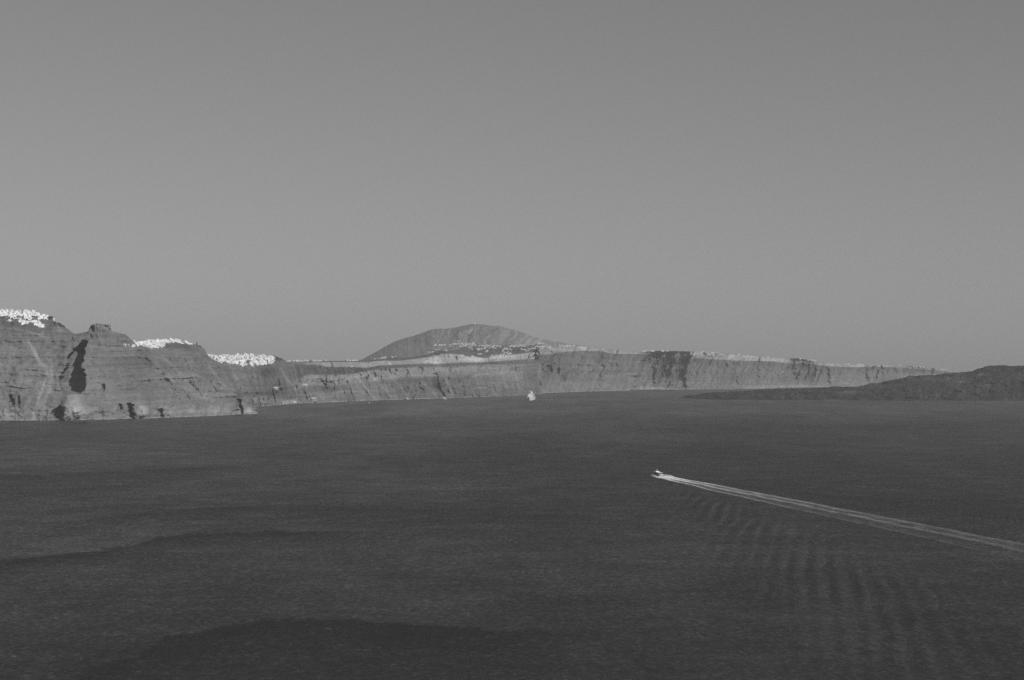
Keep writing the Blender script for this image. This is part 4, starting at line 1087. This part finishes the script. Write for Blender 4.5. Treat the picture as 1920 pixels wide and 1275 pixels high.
# ------------------------------------------------------------------ foam
def foam_mat(name, col):
    m, n, b = new_mat(name)
    at = nd(n, 'ShaderNodeAttribute', attribute_name='foam')
    tc = nd(n, 'ShaderNodeTexCoord'); t = nd(n, 'ShaderNodeTexNoise'); t.inputs['Scale'].default_value = 0.35; t.inputs['Detail'].default_value = 7; t.inputs['Roughness'].default_value = .65
    n.links.new(tc.outputs['Object'], t.inputs['Vector'])
    a = mth(n, 'ADD', mth(n, 'MULTIPLY', mth(n, 'SUBTRACT', t.outputs[0], 0.5), 0.7), mth(n, 'MULTIPLY', at.outputs['Fac'], 1.5))
    mr = nd(n, 'ShaderNodeMapRange'); mr.interpolation_type = 'SMOOTHSTEP'
    mr.inputs['From Min'].default_value = 0.0; mr.inputs['From Max'].default_value = 1.25
    n.links.new(a, mr.inputs['Value'])
    ed = nd(n, 'ShaderNodeMapRange'); ed.inputs['From Max'].default_value = 0.12; n.links.new(at.outputs['Fac'], ed.inputs['Value'])
    n.links.new(mth(n, 'MULTIPLY', mr.outputs[0], ed.outputs[0]), b.inputs['Alpha'])
    b.inputs['Base Color'].default_value = (col, col, col, 1); b.inputs['Roughness'].default_value = 0.9
    return m
M_foam = foam_mat('sea_foam', 0.88)

def sheet(name, P, fo, mat):
    R, n = P.shape[:2]
    j, i = np.meshgrid(np.arange(R - 1), np.arange(n - 1), indexing='ij'); a = (j * n + i).ravel()
    q = np.stack([a, a + 1, a + n + 1, a + n], 1)
    me = bpy.data.meshes.new(name); me.from_pydata(P.reshape(-1, 3).tolist(), [], q.tolist())
    me.polygons.foreach_set('use_smooth', np.ones(len(q), bool))
    at = me.attributes.new('foam', 'FLOAT', 'POINT'); at.data.foreach_set('value', fo.ravel().astype(np.float32))
    return link(name, me, mat)

def wake():
    s = np.concatenate([np.arange(-1, 200, 1.5), np.arange(200, 1500, 4.0)])[:, None]
    u = np.linspace(-1.15, 1.15, 70)[None, :]
    hw = 11.0 + 18 * (1 - np.exp(-np.maximum(s, 0) / 420.0)) + 0.006 * np.maximum(s, 0)
    mean = 0.0
    t = u * hw + 1.6 * fbm(s / 60, u * 0.3, 0.4, 3)
    x = WA[0] - s * hd[0] + t * hd[1]
    y = WA[1] - s * hd[1] - t * hd[0]
    ss = s + 0 * u
    n1 = fbm(ss / 26, t / 4.5, 2.2, 4)
    n2 = fbm(ss / 9, t / 2.5, 5.2, 3)
    age = np.exp(-np.maximum(ss, 0) / 150.0)
    far_ = np.exp(-np.maximum(ss, 0) / 2200.0)
    g = lambda c, w_: np.exp(-((u + 0.08 * fbm(ss / 50, 3.3 + c, 0.1, 2) - c) / w_) ** 2)
    mid = np.exp(-np.maximum(ss, 0) / 420.0)
    old = sstep(150, 450, ss)
    f = (g(0.80, .20) * (0.7 * age + 0.22 * mid + 0.05 * far_) + g(-0.82, .16) * (0.7 * age + 0.16 * mid + 0.07 * far_)
         + g(0.04, .19) * (0.4 * age + 0.10 * mid + 0.19 * far_) + old * far_ * (0.14 * g(0.72, .13) + 0.10 * g(-0.9, .06) + 0.07 * g(-0.62, .07) + 0.06 * g(0.42, .06)) + g(0.33, .10) * 0.12 * mid
         + g(-0.42, .09) * 0.08 * far_ + g(0.5, .12) * 0.07 * far_ + (0.08 * mid + 0.045 * far_) * np.exp(-(u / .85) ** 4))
    f = f + 0.9 * np.exp(-np.maximum(ss, 0) / 40) * np.exp(-(u / 0.95) ** 6)
    f = f * (1 + 0.45 * n1 + 0.25 * n2) * sstep(1.15, 0.95, np.abs(u)) * sstep(-1, 1.5, ss)
    z = 0.10 + 0.5 * np.clip(f, 0, 1) * age + 0.12 * n2 * age + 0.0 * u
    o = sheet('wake_foam', np.stack([x, y, z], -1), np.clip(f, 0, 1.2), M_foam)
    tag(o, 'long banded wake of white foam trailing behind the motor boat', kind='stuff')
    # spray thrown out beside the bow
    P, Fo = [], []
    for sgn in (-1, 1):
        q = np.linspace(0, 1, 50)[:, None]; v = np.linspace(-1, 1, 16)[None, :]
        sA = -34 + 78 * q                               # astern of the transom (negative: forward)
        side = sgn * (1.0 + 8.5 * np.sqrt(np.minimum(q * 2.2, 1)) + 1.5 * q)
        wd = 0.8 + 3.2 * np.sqrt(q) * (1 - 0.4 * q)
        tt = side + v * wd
        h = 0.15 + (1.6 * np.sin(np.pi * np.clip(q * 1.25, 0, 1)) + 0.3) * np.exp(-(v / .6) ** 2) * (1 + .5 * fbm(q * 9, v * 2, sgn, 3))
        P.append((WA[0] - sA * hd[0] + tt * hd[1], WA[1] - sA * hd[1] - tt * hd[0], h)); Fo.append((1.0 - 0.5 * np.abs(v) ** 3) * sstep(0, .06, q) * sstep(1, .7, q) + 0 * v)
    for k, nm in enumerate(('port', 'starboard')):
        o = sheet('bow_wave', np.stack(np.broadcast_arrays(*P[k]), -1), Fo[k], M_foam)
        tag(o, f'white bow wave thrown out along the {("left", "right")[k]} side of the motor boat', kind='stuff')
wake()

# ------------------------------------------------------------------ cruise ship, nearly bow-on
def cruise_ship():
    x, y = sea_point(996, 750.6)
    r = empty('cruise_ship', (0, 0, 0))
    Ln, B = 130.0, 25.0
    rings = []
    n = 18
    for i in range(n + 1):
        u = i / n; yy = -Ln / 2 + Ln * u
        f = 1 - max(0, (u - .72) / .28) ** 2.0; fl = max(0, (u - .6) / .4)
        bt = B / 2 * max(.06, f * (1 - .0 * u)) ; bw = B / 2 * max(.02, (1 - max(0, (u - .62) / .36) ** 1.6 if u < .98 else .02))
        z1 = 12 + 3.5 * fl ** 2; rk = 9 * fl ** 2
        rings.append([(-bt, yy + rk, z1), (-(bt + bw) / 2, yy + rk * .5, z1 * .5), (-bw, yy, 0.4), (-bw * .8, yy, -5), (bw * .8, yy, -5), (bw, yy, 0.4), ((bt + bw) / 2, yy + rk * .5, z1 * .5), (bt, yy + rk, z1)])
    hull = MB().loft(rings).build('hull', M_hull_w, r)
    m = MB(); m.box(-B / 2 - .05, -B / 2 + .1, -Ln / 2 + 2, 22, .2, 2.2); m.box(B / 2 - .1, B / 2 + .05, -Ln / 2 + 2, 22, .2, 2.2); m.build('boot_stripe', M_hull_d, hull)
    for sgn in (-1, 1):
        m = MB()
        for k in range(22):
            yy = -58 + k * 4; xx = sgn * B / 2
            m.box(min(xx - .1, xx + .06), max(xx - .1, xx + .06) if sgn > 0 else xx + .1, yy, yy + 1.4, 6.4, 7.6)
        m.build('porthole_row', M_glass, hull)
    zs = 12.05
    tiers = [(12.2, -60, 44, 4.0), (11.4, -56, 37, 3.6), (10.2, -52, 31, 3.6), (8.8, -48, 26, 3.4)]
    for k, (hw, ya, yb, h) in enumerate(tiers):
        m = MB(); m.box(-hw, hw, ya, yb, zs, zs + h, ty=.8); dk = m.build('deck_house', M_hull_w, r)
        for sgn in (-1, 1):
            m = MB(); xx = sgn * (hw + .03)
            for q in range(int((yb - ya) / 3) - 1): m.box(min(xx, xx - sgn * .2), max(xx, xx - sgn * .2), ya + 2 + q * 3, ya + 4 + q * 3, zs + 1.0, zs + 2.5)
            m.build('window_row', M_glass, dk)
        zs += h
        m = MB(); m.box(-hw - .7, hw + .7, ya - .8, yb + .9, zs + .01, zs + .26); m.build('deck_edge', M_hull_w, dk)
        zs += .28
    m = MB(); m.box(-8.6, 8.6, 14, 24, zs, zs + 3.4, ty=.7); br = m.build('bridge', M_hull_w, r)
    m = MB(); m.box(-8.1, 8.1, 24.02 - .5, 24.1 - .1, zs + 1.2, zs + 2.5); m.build('bridge_windows', M_glass, br)
    m = MB(); m.box(-6, 6, -30, 13.9, zs, zs + 3.0, tx=.6, ty=1); m.build('sun_deck', M_hull_w, r)
    m = MB()
    ring = lambda z, k, dy: [(3.2 * k * math.cos(t), -22 + dy + 5.5 * k * math.sin(t), z) for t in np.linspace(0, 2 * math.pi, 16, endpoint=False)]
    m.loft([ring(zs + 3, 1.15, 0), ring(zs + 6, 1, -1), ring(zs + 11, .85, -2.5)]); fn = m.build('funnel', M_hull_w, r)
    m = MB(); m.loft([ring(zs + 11.02, .87, -2.5), ring(zs + 12.6, .82, -3)]); m.build('funnel_cap', M_hull_d, fn)
    m = MB(); m.tube((0, 12, zs + 3), (0, 10.5, zs + 19), .9, 8, .35); mast = m.build('mast', M_hull_w, r)
    for z, w_ in ((8, 4.5), (11.5, 3.2), (14.5, 2)):
        m = MB(); m.box(-w_, w_, 10.6, 11.4, zs + z, zs + z + .6); m.build('yard', M_hull_w, mast)
    for sgn in (-1, 1):
        for k in range(4):
            m = MB(); cx, cy, cz = sgn * 12.9, -40 + 15 * k, 18.2
            m.loft([[(cx + 1.3 * a * math.cos(t), cy + q, cz + 1.2 * a * math.sin(t)) for t in np.linspace(0, 2 * math.pi, 8, endpoint=False)] for q, a in ((-4.4, .15), (-3, .8), (0, 1), (3, .8), (4.4, .15))])
            m.build('lifeboat', M_orange, r)
    m = MB(); m.tube((0, 60, 15), (0, 60, 22), .3, 6, .2); m.box(-3, 3, 50, 56, 15.0, 16.2); m.build('bow_gear', M_metal, r)
    r.location = (x, y + 50, 0)
    r.rotation_euler = (0, 0, math.radians(180 - 6.5))
    tag(r, 'white cruise ship seen bow on before the far cliffs', 'cruise ship')
cruise_ship()

def small_boat(px, py, Ln, lab, sail=False, rz=0.6, name='motor_boat', cat='boat'):
    x, y = sea_point(px, py)
    r = empty(name, (x, y, 0.1), rz)
    B = Ln * .3
    MB().loft(hull_rings(Ln, B, Ln * .05, Ln * .11, Ln * .06, n=10)).build('hull', M_hull_w, r)
    if sail:
        m = MB(); m.tube((0, Ln * .08, 0), (0, Ln * .08, Ln * 1.25), .12, 6, .07); m.build('mast', M_metal, r)
        m = MB()
        P = [(0.08, Ln * .06, Ln * .2), (0.5, -Ln * .36, Ln * .22), (.3, -Ln * .1, Ln * .8), (0.08, Ln * .06, Ln * 1.2)]
        m.add(P + [(a + .05, b, c) for a, b, c in P], [(0, 1, 2), (0, 2, 3), (4, 6, 5), (4, 7, 6), (0, 4, 5, 1), (1, 5, 6, 2), (2, 6, 7, 3)]); m.build('mainsail', M_canvas, r)
        m = MB(); P = [(0.08, Ln * .1, Ln * 1.0), (0.1, Ln * .46, Ln * .16), (.6, Ln * .12, Ln * .2)]
        m.add(P + [(a + .05, b, c) for a, b, c in P], [(0, 1, 2), (3, 5, 4), (0, 3, 4, 1), (1, 4, 5, 2), (2, 5, 3, 0)]); m.build('foresail', M_canvas, r)
        MB().box(-B * .25, B * .25, -Ln * .2, Ln * .2, Ln * .11, Ln * .17, tx=.1, ty=.3).build('cabin', M_hull_w, r)
    else:
        c = MB().box(-B * .38, B * .38, -Ln * .3, Ln * .2, Ln * .11, Ln * .27, tx=.1, ty=.4).build('cabin', M_hull_w, r)
        for sg in (-1, 1): MB().box(sg * B * .385 - .03, sg * B * .385 + .03, -Ln * .24, Ln * .12, Ln * .17, Ln * .23).build('window', M_glass, c)
        MB().box(-B * .42, B * .42, -Ln * .34, Ln * .16, Ln * .275, Ln * .295).build('roof', M_hull_w, r)
        MB().box(-B * .3, B * .3, -Ln * .1, Ln * .1, Ln * .3, Ln * .38, tx=.1, ty=.2).build('flybridge', M_hull_w, r)
        MB().tube((0, -Ln * .05, Ln * .37), (0, -Ln * .08, Ln * .55), .12, 6, .06).build('mast', M_metal, r)
    tag(r, lab, cat)
small_boat(622.5, 755.2, 10, 'small white sailing boat close under the harbour shore', True, 0.9, 'sailing_boat')
small_boat(762, 749.2, 22, 'left of two white boats lying close under the mid coast cliffs', False, 0.9)
small_boat(832, 748.4, 25, 'right of two white boats lying close under the mid coast cliffs', False, 1.1)
small_boat(692.5, 755.8, 9, 'tiny pale boat on open water just off the scree shore', False, 1.3)
